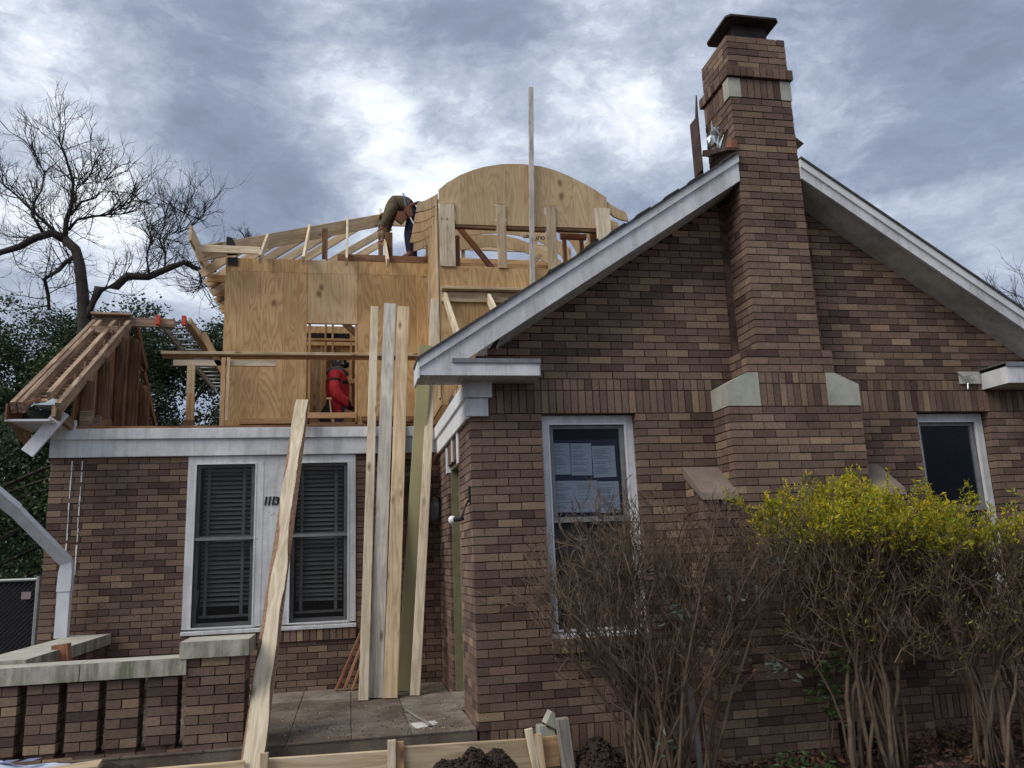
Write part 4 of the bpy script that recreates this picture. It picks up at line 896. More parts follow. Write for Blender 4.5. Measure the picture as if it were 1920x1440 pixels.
# ------------------------------------------------------------------ formwork for new concrete
fm = thing('formwork', 'low timber formwork of planks nailed to stakes in front of the porch', 'formwork', (-.5, -.27, GZ))
lumber('form_plank', (-1.56, -.25, -2.64), (-.66, -.25, -2.655), .20, .038, M_pine, fm); lumber('form_plank', (-.655, -.25, -2.645), (.40, -.25, -2.665), .22, .038, M_pine, fm)
lumber('form_plank', (.415, -.25, -2.66), (.58, -.25, -2.66), .22, .02, M_stud, fm); lumber('form_plank', (-2.6, -.28, -2.63), (-1.72, -.28, -2.63), .19, .038, M_pine, fm)
for x, z, l, m_ in ((-1.585, -2.49, 0, M_pine), (-.69, -2.475, 0, M_pale), (-.628, -2.495, 0, M_stud), (.335, -2.475, .10, M_pale), (.405, -2.515, .05, M_pine)):
    lumber('stake', (x+l, -.31, GZ-.1), (x, -.31 if x != -.628 else -.275, z), .058, .038, m_, fm, wdir=(1, 0, 0))
lumber('stake', (.655, -.33, GZ-.1), (.595, -.33, -2.415), .088, .09, M_greyw, fm, wdir=(1, 0, 0)); lumber('stake', (.78, -.30, GZ-.1), (.62, -.30, -2.68), .08, .05, M_greyw, fm, wdir=(1, 0, 0))
def rubble(label, cx, cz, sx, sz, rot):
    mb = MB(); mb.prism([(-sx, -sz), (sx, -sz), (sx*.7, sz*.2), (sx*.1, sz*.35), (-sx*.3, sz), (-sx, sz)], 'y', -.05, .05); o = mb.build('concrete_lump', M_stone, None, origin=(0, 0, 0)); o.location = (cx, -.20, cz); o.rotation_euler = (0, rot, .1)
    tag(o, label, 'rubble', 'broken concrete by the grey stake')
rubble('lower broken grey concrete lump wedged beside the grey post', .50, -2.53, .07, .055, .0); rubble('upper tilted concrete lump leaning on the grey post', .545, -2.44, .045, .05, .55)
# ------------------------------------------------------------------ small things on and about the porch
pp = MB().prism([(-.50, .39), (-.30, .43), (-.285, .32), (-.34, .30), (-.30, .27), (-.47, .16)], 'z', -2.503, -2.499).build('paper_sheet', M_bulb); tag(pp, 'torn white sheet of paper lying on the porch floor', 'paper')
tag(lumber('stirring_stick', (-.50, .98, -2.49), (-.36, .20, -2.487), .03, .012, M_greyw, wdir=(1, 0, 0)), 'thin grey stick lying across the white paper', 'stick')
wbk = lumber('wood_block', (-3.325, 1.05, -2.30), (-3.385, 1.05, -1.775), .13, .09, M_red, wdir=(1, 0, 0)); tag(wbk, 'orange brown timber block leaning on the side coping', 'timber block')
tp = soil_mesh('plastic_sheet', -3.6, -2.72, -.95, -.5, 30, 16, lambda x, y: -2.385+.03*math.sin(x*5)+.02*mnoise.noise(Vector((x*6, y*6, 0)))-(.3*max(0, (x+2.82)))-.5*max(0, -.72-y), M_tarp, .006, 14)
tag(tp, 'pale bluish plastic sheet bunched in front of the porch wall', 'plastic sheet')
for x in (-3.15, -3.02): 
    k = MB(); q = [(x-.03, -.52), (x+.05, -.52), (x+.02, -.60), (x-.06, -.60)]; k.quad(*[(a, b, -2.368) for a, b in q]); k.build('printed_mark', M_tarpb, tp, fix=False, origin=(0, 0, 0)).location = (0, 0, .006)
tag(lumber('board_offcut', (-2.98, -.78, -2.42), (-2.56, -.72, -2.40), .20, .04, M_pine, wdir=(0, 1, 0)), 'pale board offcut lying on the plastic sheet', 'board')
lumps = MB()
for (x, y, z, r) in ((-2.6, -.6, -2.62, .3), (-3.2, -.8, -2.75, .45), (-3.6, -.7, -2.8, .4)): pass
berm = soil_mesh('soil_bank', -4.6, -1.9, -1.5, -.02, 70, 40, lambda x, y: GZ+.5*math.exp(-((y+.55)**2)/.09)*min(1, max(0, (-1.9-x)/.5)), M_soil, .05, 8); kind(berm, 'stuff')
md = soil_mesh('soil_heap', -1.3, .62, -1.15, -.28, 150, 80, lambda x, y: GZ+.02+(.85+.45*mnoise.noise(Vector((x*5, y*5, 2.2))))*(.29*math.exp(-((x-.02)**2)/.12-((y+.50)**2)/.10)+.27*math.exp(-((x+.40)**2)/.20-((y+.6)**2)/.08)), M_soil, .045, 16); kind(md, 'stuff')
md2 = soil_mesh('soil_heap', .55, 1.75, -.75, .0, 90, 50, lambda x, y: GZ+.34*math.exp(-((x-.85)**2)/.035-((y+.3)**2)/.05)+.16*math.exp(-((x-1.2)**2)/.06-((y+.3)**2)/.06), M_soil, .04, 17); kind(md2, 'stuff')
# downspout
ds = thing('downspout', 'white metal downspout with a dented elbow, leaning out to the left', 'downspout', (-3.8, 2.4, -1.82))
def duct(pts, w, d): 
    mb = MB(); 
    for a, b in zip(pts[:-1], pts[1:]): pass
    return mb
mb = MB(); mb.box(-3.862, -3.745, 2.36, 2.44, -1.82, -1.36); mb.build('pipe', M_pipe, ds)
mb = MB(); prof = [(-3.868, -1.37), (-3.738, -1.37), (-3.735, -1.18), (-3.745, -1.10), (-3.79, -1.03), (-3.845, -1.10), (-3.862, -1.18)]
mb.prism(prof, 'y', 2.352, 2.446); mb.build('elbow', M_pipe, ds)
mb = MB().beam((-3.80, 2.395, -1.085), (-4.18, 1.98, -.56), .105, .085, (1, 0, .3)); mb.build('pipe', M_pipe, ds)
mb = MB().beam((-4.165, 1.995, -.575), (-4.50, 1.65, -.20), .115, .095, (1, 0, .3)); mb.build('pipe', M_pipe, ds)
MB().beam((-4.49, 1.66, -.21), (-4.72, 1.55, -.14), .115, .095, (0, 1, 0)).build('elbow', M_pipe, ds)
# wall lights
sc = thing('wall_light', 'broken black wall light with a bare white bulb beside the door', 'wall light', (-.01, .10, -.72))
MB().box(-.018, -.001, .055, .105, -.74, -.605).build('back_plate', M_blackmetal, sc); MB().tube([(-.02, .08, -.72), (-.05, .09, -.78), (-.07, .085, -.83), (-.075, .09, -.87)], .009, 6).build('arm', M_blackmetal, sc)
MB().tube([(-.07, .09, -.87), (-.10, .13, -.87), (-.125, .165, -.872)], [.018, .022, .022], 8).build('socket', M_blackmetal, sc)
def ball(c, r, sx=1, sy=1, sz=1, seg=14, rings=9):
    mb = MB()
    for i in range(rings+1):
        th = math.pi*i/rings
        for j in range(seg):
            ph = 2*math.pi*j/seg; mb.v.append((c[0]+r*sx*math.sin(th)*math.cos(ph), c[1]+r*sy*math.sin(th)*math.sin(ph), c[2]+r*sz*math.cos(th)))
    for i in range(rings):
        for j in range(seg):
            l = (j+1) % seg; mb.f.append((i*seg+j, i*seg+l, (i+1)*seg+l, (i+1)*seg+j)); mb.m.append(0)
    return mb
ball((-.145, .19, -.874), .036).build('bulb', M_bulb, sc, smooth=True)
ln = thing('wall_lantern', 'dark pleated lantern shade hanging in the shadowed porch corner', 'lantern', (-.06, 2.45, -.60))
mb = MB(); n = 16
rings_ = [(-.55, .03), (-.58, .075), (-.63, .088), (-.70, .085), (-.77, .06), (-.80, .02)]
for z, r in rings_:
    for j in range(n): a = 2*math.pi*j/n; rr = r*(1 if j % 2 else .86); mb.v.append((-.06+rr*math.cos(a), 2.45+rr*math.sin(a), z))
for i in range(len(rings_)-1):
    for j in range(n): l = (j+1) % n; mb.f.append((i*n+j, i*n+l, (i+1)*n+l, (i+1)*n+j)); mb.m.append(0)
mb.build('shade', plain('dusty_glass', (.10, .105, .115), .3, .3), ln); MB().tube([(-.13, 2.45, -.57), (-.10, 2.45, -.515), (-.06, 2.45, -.50), (-.01, 2.47, -.53), (.0, 2.55, -.56)], .008, 6).build('bracket', M_blackmetal, ln)
# papers taped inside the front window
prs = [(.735, .90, -.515, -.24, 0), (.905, 1.095, -.525, -.243, .01), (1.105, 1.315, -.545, -.268, -.012), (.735, .93, -.84, -.57, .006), (.932, 1.13, -.845, -.572, 0), (1.134, 1.33, -.855, -.582, -.004)]
wh = ('top left', 'top middle', 'top right', 'bottom left', 'bottom middle', 'bottom right')
for (x0, x1, z0, z1, a), w_ in zip(prs, wh):
    o = MB().box(x0, x1, .142, .143, z0, z1).build('notice_sheet', M_paper, None, origin=((x0+x1)/2, .1425, z0)); o.rotation_euler = (0, a, 0); tag(o, 'printed notice taped inside the front window, %s of six' % w_, 'notice', 'notices taped in the window')
    pm = MB()
    zz = z1-.03
    while zz > z0+.03:
        l = random.uniform(.45, .92)*(x1-x0-.03); pm.quad((x0+.015, .1408, zz), (x0+.015+l, .1408, zz), (x0+.015+l, .1408, zz+.006), (x0+.015, .1408, zz+.006)); zz -= random.choice((.014, .014, .03))
    pm.build('print_lines', M_print, o, fix=False)
bcd = MB().box(.72, 1.345, .150, .153, -.575, -.21).box(.72, 1.345, .150, .153, -.875, -.58).build('backing_card', M_bluecard); tag(bcd, 'dark blue card behind the notices in the front window', 'card')
# scraps round the chimney
stp = MB().prism([(.30, 2.44), (.14, 2.44), (.14, 2.96), (.07, 2.93), (-.02, 3.16), (-.05, 3.20), (.0, 2.97), (.16, 3.03), (.30, 3.06)], 'x', 2.40, 2.41)
stp = MB().box(2.385, 2.40, .12, .30, 2.44, 3.02).box(2.401, 2.48, .285, .30, 2.44, 3.02).prism([(.12, 3.02), (.17, 3.02), (.11, 3.24)], 'x', 2.386, 2.399).build('metal_strip', M_rust); tag(stp, 'rusty angle of old flashing standing against the left side of the chimney', 'metal strip')
foil = MB()
for k in range(26):
    a = Vector((2.48+random.uniform(-.05, .03), -.02+random.uniform(-.13, .12), 2.66+random.uniform(-.09, .12))); d = [Vector((random.uniform(-.05, .05), random.uniform(-.08, .08), random.uniform(-.08, .08))) for _ in range(3)]
    foil.tri(a+d[0], a+d[1], a+d[2])
foil.tri((2.46, -.02, 2.9), (2.47, .05, 2.66), (2.47, -.06, 2.66)); tag(foil.build('crumpled_foil', M_foil, fix=False), 'crumpled silver foil caught on the left side of the chimney', 'foil')
# chain link fence with shade cloth
fe = thing('chain_fence', 'dark screened chain link fence beyond the left corner of the house', 'fence', (-6.2, 5.0, GZ))
MB().tube([(-8.5, 5.0, -1.25), (-4.93, 5.0, -1.26)], .022, 8).build('top_rail', M_fence, fe); MB().box(-8.5, -4.93, 5.03, 5.035, GZ, -1.28).build('shade_cloth', M_shade, fe)
for x in (-4.92, -7.0): MB().tube([(x, 5.0, GZ), (x, 5.0, -1.22)], .03, 8).build('post', M_fence, fe)
mb = MB()
for i in range(90):
    x = -8.4+i*.06
    mb.tube([(x, 4.985, GZ), (min(-4.95, x+1.65), 4.985, GZ+min(1.65, -4.95-x))], .003, 3, cap=False) if x < -4.97 else None
    x2 = -4.95-i*.06
    if x2 > -8.4: mb.tube([(x2, 4.99, GZ), (max(-8.4, x2-1.65), 4.99, GZ+min(1.65, x2+8.4))], .003, 3, cap=False)
kind(mb.build('wire_mesh', M_fence, fe), 'stuff')
MB().box(-5.10, -4.99, 4.97, 4.98, -1.50, -1.41).build('fence_tag', plain('pinkish_tag', (.30, .24, .25), .7, .1), fe)
# ------------------------------------------------------------------ people
def skin_body(name, nodes, edges, mats, matfn, parent=None, sub=2, root=None):
    keys = list(nodes); me = bpy.data.meshes.new(name); me.from_pydata([nodes[k][0] for k in keys], [(keys.index(a), keys.index(b)) for a, b in edges], [])
    o = bpy.data.objects.new('tmp_body', me); COL.objects.link(o)
    md = o.modifiers.new('skin', 'SKIN'); md.use_smooth_shade = True
    sv = me.skin_vertices[0].data
    for k, v in zip(keys, sv):
        r = nodes[k][1]; v.radius = r if hasattr(r, '__len__') else (r, r)
    sv[keys.index(root or keys[0])].use_root = True
    s_ = o.modifiers.new('sub', 'SUBSURF'); s_.levels = sub; s_.render_levels = sub
    out = bpy.data.meshes.new_from_object(o.evaluated_get(bpy.context.evaluated_depsgraph_get())); bpy.data.objects.remove(o)
    out.name = name; out.materials.clear()
    for m in mats: out.materials.append(m)
    for p in out.polygons: p.material_index = matfn(p.center); p.use_smooth = True
    r = bpy.data.objects.new(name, out); COL.objects.link(r)
    if parent: r.parent = parent; r.location = -BASE[parent.name]
    reg(r, (0, 0, 0)); return r
M_redj = plain('red_jacket', (.42, .022, .028), .75, .3, 14, bmp=.4, bscale=18); M_blk = plain('black_cloth', (.015, .014, .016), .85, .3); M_jean = plain('blue_jeans', (.045, .055, .10), .9, .3, 18, bmp=.2)
M_hood = plain('grey_hood', (.10, .10, .095), .9, .3, 20, bmp=.3, bscale=30); M_skin = plain('skin', (.40, .23, .16), .55, .1, bmp=.05); M_olivej = plain('olive_jacket', (.105, .08, .046), .9, .3, 14, bmp=.4, bscale=20)
M_navy = plain('navy_jeans', (.018, .022, .045), .9, .3, 18); M_leath = plain('tool_leather', (.16, .06, .035), .6, .3, 20); M_helve = plain('hammer_helve', (.55, .40, .24), .6, .12)
fx, fy, fz = -1.19, 6.42, .39
pr = thing('person', 'person in a red jacket and grey hood standing inside the plywood window opening', 'person', (fx, fy, fz), )
V_ = lambda x, y, z: (fx+x, fy+y, fz+z)
nodes = {'hip': (V_(-.02, 0, .86), (.15, .17)), 'waist': (V_(.01, 0, 1.03), (.20, .20)), 'chest': (V_(-.01, 0, 1.24), (.22, .22)), 'shl': (V_(-.03, 0, 1.38), (.15, .17)), 'neck': (V_(-.01, 0, 1.47), .075), 'head': (V_(.02, 0, 1.575), (.088, .08)), 'crown': (V_(.01, 0, 1.655), (.07, .068)),
 'lk': (V_(.03, -.10, .48), (.075, .075)), 'la': (V_(-.02, -.10, .09), (.05, .05)), 'lt': (V_(.13, -.10, .05), (.045, .04)), 'rk': (V_(.03, .10, .48), (.075, .075)), 'ra': (V_(-.02, .10, .09), (.05, .05)), 'rt': (V_(.13, .10, .05), (.045, .04)), 'lh': (V_(.0, -.09, .78), (.10, .10)), 'rh': (V_(.0, .09, .78), (.10, .10)),
 'ls': (V_(-.04, -.19, 1.36), (.10, .09)), 'le': (V_(-.06, -.25, 1.06), (.105, .10)), 'lw': (V_(.14, -.22, .89), (.075, .07)), 'lp': (V_(.21, -.20, .82), (.035, .045)),
 'rs': (V_(-.02, .19, 1.36), (.10, .09)), 're': (V_(.0, .27, 1.06), (.08, .08)), 'rw': (V_(.18, .20, .88), (.055, .055)), 'rp': (V_(.26, .18, .85), (.035, .045))}
edges = [('hip', 'waist'), ('waist', 'chest'), ('chest', 'shl'), ('shl', 'neck'), ('neck', 'head'), ('head', 'crown'), ('hip', 'lh'), ('lh', 'lk'), ('lk', 'la'), ('la', 'lt'), ('hip', 'rh'), ('rh', 'rk'), ('rk', 'ra'), ('ra', 'rt'), ('shl', 'ls'), ('ls', 'le'), ('le', 'lw'), ('lw', 'lp'), ('shl', 'rs'), ('rs', 're'), ('re', 'rw'), ('rw', 'rp')]
def mfn(c):
    x, y, z = c.x-fx, c.y-fy, c.z-fz
    if z > 1.50: return 4
    if z > 1.40 and abs(y) < .14: return 3
    if x > .17 and z > .74 and abs(y) > .1: return 1
    if z < .16: return 1
    if z > .885 or (abs(y) > .15 and z > .74): return 1 if 1.215 < z < 1.262 else 0
    return 2
body = skin_body('body', nodes, edges, [M_redj, M_blk, M_jean, M_hood, M_skin], mfn, pr, root='hip')
mb = MB()
def shell(mb, c, r, sx, sy, sz, cut, n=14, m=9):
    for i in range(m):
        for j in range(n):
            q = []
            for (a, b) in ((i, j), (i, j+1), (i+1, j+1), (i+1, j)):
                th = math.pi*a/m; ph = 2*math.pi*b/n; q.append(Vector((c[0]+r*sx*math.sin(th)*math.cos(ph), c[1]+r*sy*math.sin(th)*math.sin(ph), c[2]+r*sz*math.cos(th))))
            if cut(sum(q, Vector())/4): mb.quad(*q)
shell(mb, V_(.005, 0, 1.60), .118, 1, .92, 1.08, lambda p: p.x-fx < .06 or p.z-fz > 1.685)
mb.build('hood', M_hood, pr, smooth=True, fix=False)
MB().tube([V_(-.15, -.06, 1.40), V_(-.08, -.15, 1.44), V_(.07, -.12, 1.42), V_(.13, 0, 1.40), V_(.07, .12, 1.42), V_(-.08, .15, 1.44), V_(-.15, .06, 1.40)], .05, 8).build('scarf', M_hood, pr, smooth=True)
MB().tube([V_(.09, 0, 1.555), V_(.135, -.005, 1.55), V_(.175, -.01, 1.545)], [.062, .058, .04], 10).build('respirator', M_blk, pr, smooth=True); ball(V_(.13, -.07, 1.545), .036).build('filter', M_blk, pr, smooth=True); ball(V_(.13, .07, 1.545), .036).build('filter', M_blk, pr, smooth=True)
MB().tube([V_(.10, -.05, 1.62), V_(.125, 0, 1.625), V_(.10, .05, 1.62)], .012, 6).build('goggles', M_blk, pr); MB().tube([V_(-.08, -.06, 1.63), V_(0, -.105, 1.60), V_(.10, -.065, 1.55)], .008, 5).build('strap', M_bulb, pr)
def hand(c, d, mat, par, s=1.0, upv=(0, 0, 1)):
    c, d = Vector(c), Vector(d).normalized(); u = Vector(upv); sd_ = d.cross(u).normalized(); mb = MB()
    for k, (o, l) in enumerate(((-.03, .055), (-.01, .065), (.01, .06), (.028, .045))):
        a = c+sd_*o*s; mb.tube([a, a+d*l*s*.5, a+d*l*s*.85-Vector((0, 0, l*s*.45))], [.0095*s, .009*s, .007*s], 6)
    a = c-sd_*.035*s-d*.03*s; mb.tube([a, a-sd_*.02*s+d*.03*s, a-sd_*.015*s+d*.055*s], [.011*s, .01*s, .008*s], 6)
    return mb.build('fingers', mat, par, smooth=True)
hand(V_(.235, -.20, .81), (1, 0, -.4), M_blk, pr); hand(V_(.285, .18, .84), (1, 0, -.4), M_blk, pr)
tb = MB().prism([(fx-.11, fz+.92), (fx-.10, fz+.72), (fx-.12, fz+.55), (fx-.22, fz+.52), (fx-.30, fz+.63), (fx-.27, fz+.72), (fx-.19, fz+.84), (fx-.15, fz+.93)], 'y', fy-.25, fy-.17).build('tool_pouch', M_blk, None, origin=(fx-.2, fy-.2, fz+.7)); tag(tb, 'black tool pouch hanging behind the red jacketed person', 'tool pouch')
hm = MB().tube([(fx-.12, fy-.275, fz+.93), (fx-.10, fy-.275, fz+.75), (fx-.055, fy-.275, fz+.56)], [.012, .014, .02], 8).box(fx-.17, fx-.09, fy-.29, fy-.26, fz+.925, fz+.955).build('hammer', M_helve, None, origin=(fx-.1, fy-.27, fz+.7)); tag(hm, 'hammer with a pale wooden handle hanging by the black tool pouch', 'hammer')
# worker bent over the rafters
wx, wy, wz = -.03, 6.15, 3.635
wk = thing('person', 'person in an olive jacket bending over the new rafters beside the arched dormer', 'person', (wx, wy, wz))
Q = lambda x, y, z: (wx+x, wy+y, wz+z)
nodes = {'hip': (Q(.10, 0, .90), (.15, .15)), 'belly': (Q(-.02, .0, 1.04), (.19, .18)), 'chest': (Q(-.19, .03, 1.02), (.20, .18)), 'shl': (Q(-.30, .06, .93), (.15, .15)), 'neck': (Q(-.35, .15, .92), .065), 'head': (Q(-.37, .24, .90), (.085, .08)), 'crown': (Q(-.38, .30, .88), (.07, .065)),
 'lh': (Q(.08, -.08, .82), (.11, .11)), 'lk': (Q(-.02, -.10, .47), (.088, .085)), 'la': (Q(.0, -.10, .09), (.06, .055)), 'lt': (Q(-.12, -.10, .045), (.045, .04)), 'rh': (Q(.10, .09, .82), (.11, .11)), 'rk': (Q(.06, .12, .47), (.075, .075)), 'ra': (Q(.10, .12, .09), (.052, .05)), 'rt': (Q(-.03, .12, .045), (.045, .04)),
 'ls': (Q(-.29, -.10, .93), (.115, .11)), 'le': (Q(-.37, -.20, .72), (.085, .08)), 'lw': (Q(-.45, -.22, .53), (.055, .055)), 'lp': (Q(-.47, -.22, .46), (.03, .04)), 'rs': (Q(-.30, .22, .90), (.10, .10)), 're': (Q(-.36, .30, .70), (.08, .08)), 'rw': (Q(-.42, .26, .52), (.05, .05)), 'rp': (Q(-.44, .25, .45), (.03, .04))}
edges = [('hip', 'belly'), ('belly', 'chest'), ('chest', 'shl'), ('shl', 'neck'), ('neck', 'head'), ('head', 'crown'), ('hip', 'lh'), ('lh', 'lk'), ('lk', 'la'), ('la', 'lt'), ('hip', 'rh'), ('rh', 'rk'), ('rk', 'ra'), ('ra', 'rt'), ('shl', 'ls'), ('ls', 'le'), ('le', 'lw'), ('lw', 'lp'), ('shl', 'rs'), ('rs', 're'), ('re', 'rw'), ('rw', 'rp')]
def wfn(c):
    x, y, z = c.x-wx, c.y-wy, c.z-wz
    if z < .14: return 2
    if x > -.02+.18*(1.0-z) and z < 1.02+.3*x: return 1
    if x > -.14 and z < .86: return 1
    if z < .50 and x < -.4: return 3
    if y > .21 and z > .78 and abs(x+.37) < .12: return 3
    return 0
skin_body('body', nodes, edges, [M_olivej, M_navy, M_leath, M_skin], wfn, wk, root='hip')
mb = MB(); shell(mb, Q(-.375, .27, .89), .11, 1, .95, 1, lambda p: p.y-wy > .26); mb.build('cap', M_hood, wk, smooth=True, fix=False)
hand(Q(-.475, -.22, .44), (-.3, 0, -1), M_skin, wk, 1, (0, 1, 0)); hand(Q(-.445, .25, .43), (-.3, 0, -1), M_skin, wk, 1, (0, 1, 0))
MB().tube([Q(.0, -.165, .92), Q(.06, -.175, .96), Q(.14, -.165, 1.0), Q(.235, -.06, 1.02), Q(.245, .06, 1.01), Q(.16, .165, .98), Q(.02, .16, .93)], .028, 6).build('tool_belt', M_leath, wk)
MB().prism([(wx-.20, wz+.80), (wx-.08, wz+.80), (wx-.06, wz+.68), (wx-.14, wz+.58), (wx-.24, wz+.66)], 'y', wy-.25, wy-.17).build('pouch', M_leath, wk)
MB().prism([(wx-.06, wz+.90), (wx+.02, wz+.86), (wx+.05, wz+.72), (wx-.03, wz+.70), (wx-.10, wz+.82)], 'y', wy-.27, wy-.18).build('pouch', M_leath, wk); MB().box(wx+.12, wx+.25, wy-.22, wy-.10, wz+.78, wz+1.0).build('pouch', M_blk, wk)
MB().tube([Q(-.06, -.17, .92), Q(-.08, -.16, 1.08), Q(-.10, -.12, 1.17)], .014, 6).build('brace_strap', plain('blue_strap', (.08, .16, .32), .6, .2), wk); MB().tube([Q(.0, -.25, .70), Q(.06, -.25, .58), Q(.12, -.24, .55)], .012, 6).build('hook', M_bulb, wk)
# ------------------------------------------------------------------ trees
rnd = random.Random(11)
def grow(mb, p, d, L, r, depth, up=.12, spread=.6, seg=3, n=4, kids=(3, 4), leaf=None, m=0, wob=.22, shrink=.62):
    pts = [Vector(p)]; d = Vector(d).normalized(); rad = [r]
    for k in range(seg):
        d = (d+Vector((rnd.gauss(0, wob), rnd.gauss(0, wob), rnd.gauss(0, wob)+up))).normalized(); pts.append(pts[-1]+d*L/seg); rad.append(r*(1-.62*(k+1)/seg))
    mb.tube(pts, rad, n if r > .012 else 3, m, cap=False)
    if leaf: leaf(pts, depth)
    if depth <= 0: return
    for k in range(rnd.randint(*kids)):
        t = rnd.uniform(.25, 1.0)*seg; i = min(seg-1, int(t)); q = pts[i].lerp(pts[i+1], t-i); dd = (pts[i+1]-pts[i]).normalized()
        nd = (dd+Vector((rnd.gauss(0, spread), rnd.gauss(0, spread), rnd.gauss(0, spread)+up*.6))).normalized()
        grow(mb, q, nd, L*shrink*rnd.uniform(.7, 1.15), max(r*.5, .0035), depth-1, up, spread, seg, n, kids, leaf, m, wob, shrink)
LIMBS = {
'trunk': ([(-6.9, -2.95), (-6.95, 1.5), (-7.05, 4.41), (-7.13, 5.18), (-7.25, 5.9), (-7.36, 6.26), (-7.61, 6.5)], .20, .13),
'leftlimb': ([(-7.61, 6.5), (-7.89, 6.64), (-8.27, 6.52), (-8.65, 6.36), (-8.97, 6.11), (-9.25, 5.83), (-9.9, 5.5)], .13, .06),
'up': ([(-7.61, 6.5), (-7.56, 6.87), (-7.57, 7.43), (-7.58, 8.05), (-7.74, 8.59), (-7.86, 8.93), (-7.83, 9.35)], .085, .008),
'ul': ([(-7.75, 6.58), (-8.12, 6.97), (-8.49, 7.32), (-8.83, 7.67), (-9.11, 7.88), (-9.6, 8.1)], .055, .01),
'ul2': ([(-8.1, 6.66), (-8.28, 7.02), (-8.39, 7.51), (-8.29, 7.83), (-8.18, 8.18), (-8.37, 8.52), (-8.47, 8.76)], .05, .008),
'r1': ([(-7.55, 6.74), (-7.32, 6.94), (-7.03, 7.05), (-6.66, 7.09), (-6.36, 7.2), (-6.07, 7.34)], .05, .01),
'r2': ([(-7.52, 7.12), (-7.27, 7.38), (-7.01, 7.61), (-6.76, 7.97), (-6.57, 8.5)], .045, .008),
'r3': ([(-6.66, 7.09), (-6.51, 7.35), (-6.3, 7.55), (-6.15, 7.85)], .025, .008), 'r4': ([(-7.44, 7.46), (-7.37, 7.75), (-7.25, 7.88), (-7.1, 8.15), (-7.03, 8.73)], .03, .007),
'hang': ([(-7.4, 6.05), (-7.55, 5.95), (-7.75, 5.76), (-7.93, 5.46), (-7.94, 5.16), (-7.86, 4.8)], .07, .05),
'bigright': ([(-7.05, 4.5), (-6.73, 5.22), (-6.45, 5.41), (-6.14, 5.57), (-5.76, 5.67), (-5.22, 5.84), (-4.95, 6.04), (-4.55, 5.89), (-4.2, 5.81)], .15, .06),
'br1': ([(-5.36, 5.84), (-5.4, 6.27), (-5.39, 6.52), (-5.12, 6.75), (-5.0, 7.23), (-5.04, 7.49)], .04, .008), 'br2': ([(-5.71, 5.73), (-5.84, 6.19), (-5.73, 6.63), (-5.83, 7.0), (-5.92, 7.22)], .035, .008),
'br3': ([(-5.4, 6.27), (-5.53, 6.64), (-5.47, 7.05), (-5.43, 7.47)], .025, .007), 'br4': ([(-5.12, 6.75), (-4.82, 6.92), (-4.6, 7.15), (-4.54, 7.35)], .02, .007), 'br5': ([(-4.58, 5.89), (-4.54, 5.55), (-4.51, 5.4), (-4.7, 5.24)], .045, .02)}
tr = thing('bare_tree', 'big leafless tree with crooked dark limbs reaching toward the new upper storey', 'tree', (-6.9, 13, GZ))
tk = MB(); tw = MB(); fine = MB()
for nm, (pl, r0, r1) in LIMBS.items():
    n = len(pl); yy = 13.0; P_ = []; R_ = []; r0, r1 = r0*.82, r1*.8
    for i, (x, z) in enumerate(pl):
        P_.append(Vector((x, yy+ (rnd.uniform(-.25, .25) if nm not in ('trunk',) and 0 < i else 0), z))); R_.append(r0+(r1-r0)*i/(n-1))
    (tk if r0 > .12 else tw).tube(P_, R_, 9 if r0 > .05 else 6)
    if nm == 'trunk': continue
    for i in range(n-1):
        for k in range(5 if nm in ('leftlimb', 'bigright') else 6):
            q = P_[i].lerp(P_[i+1], rnd.random()); dd = (P_[i+1]-P_[i]).normalized()
            u_ = Vector((rnd.gauss(0, .6), rnd.gauss(0, .5), rnd.gauss(.35, .5)))
            grow(fine, q, dd*.5+u_, rnd.uniform(.4, 1.1), rnd.uniform(.009, .018), 2, .12, .6, 3, 3, (3, 4))
tk.build('trunk', M_bark, tr, smooth=True); tw.build('limbs', M_bark, tr, smooth=True, fix=False); kind(fine.build('twigs', M_twig, tr, fix=False), 'stuff')
def small_bare(name_label, x, y, z0, h, n, sp, seed, r=.05, stem_dir=(0, 0, 1)):
    rnd.seed(seed); t = thing('bare_tree', name_label, 'tree', (x, y, GZ)); k = MB().tube([(x, y, GZ), (x+.2, y, (GZ+z0)/2), (x, y, z0)], [r*2.2, r*1.7, r], 7).build('trunk', M_bark, t, smooth=True)
    f = MB()
    for i in range(n): grow(f, (x, y, z0), (rnd.gauss(stem_dir[0], sp), rnd.gauss(0, sp), 1), h*rnd.uniform(.6, 1), r*.8, 3, .1, .5, 3, 4, (3, 4))
    kind(f.build('twigs', M_twig, t, fix=False), 'stuff')
small_bare('small far leafless tree top showing above the new hip rafter', -5.6, 30, 12.9, .95, 6, .7, 5, .05)
small_bare('leafless tree at the right edge behind the gable slope', 18.3, 12, 3.4, 2.6, 7, .35, 8, .05, (-.25, 0, 1))
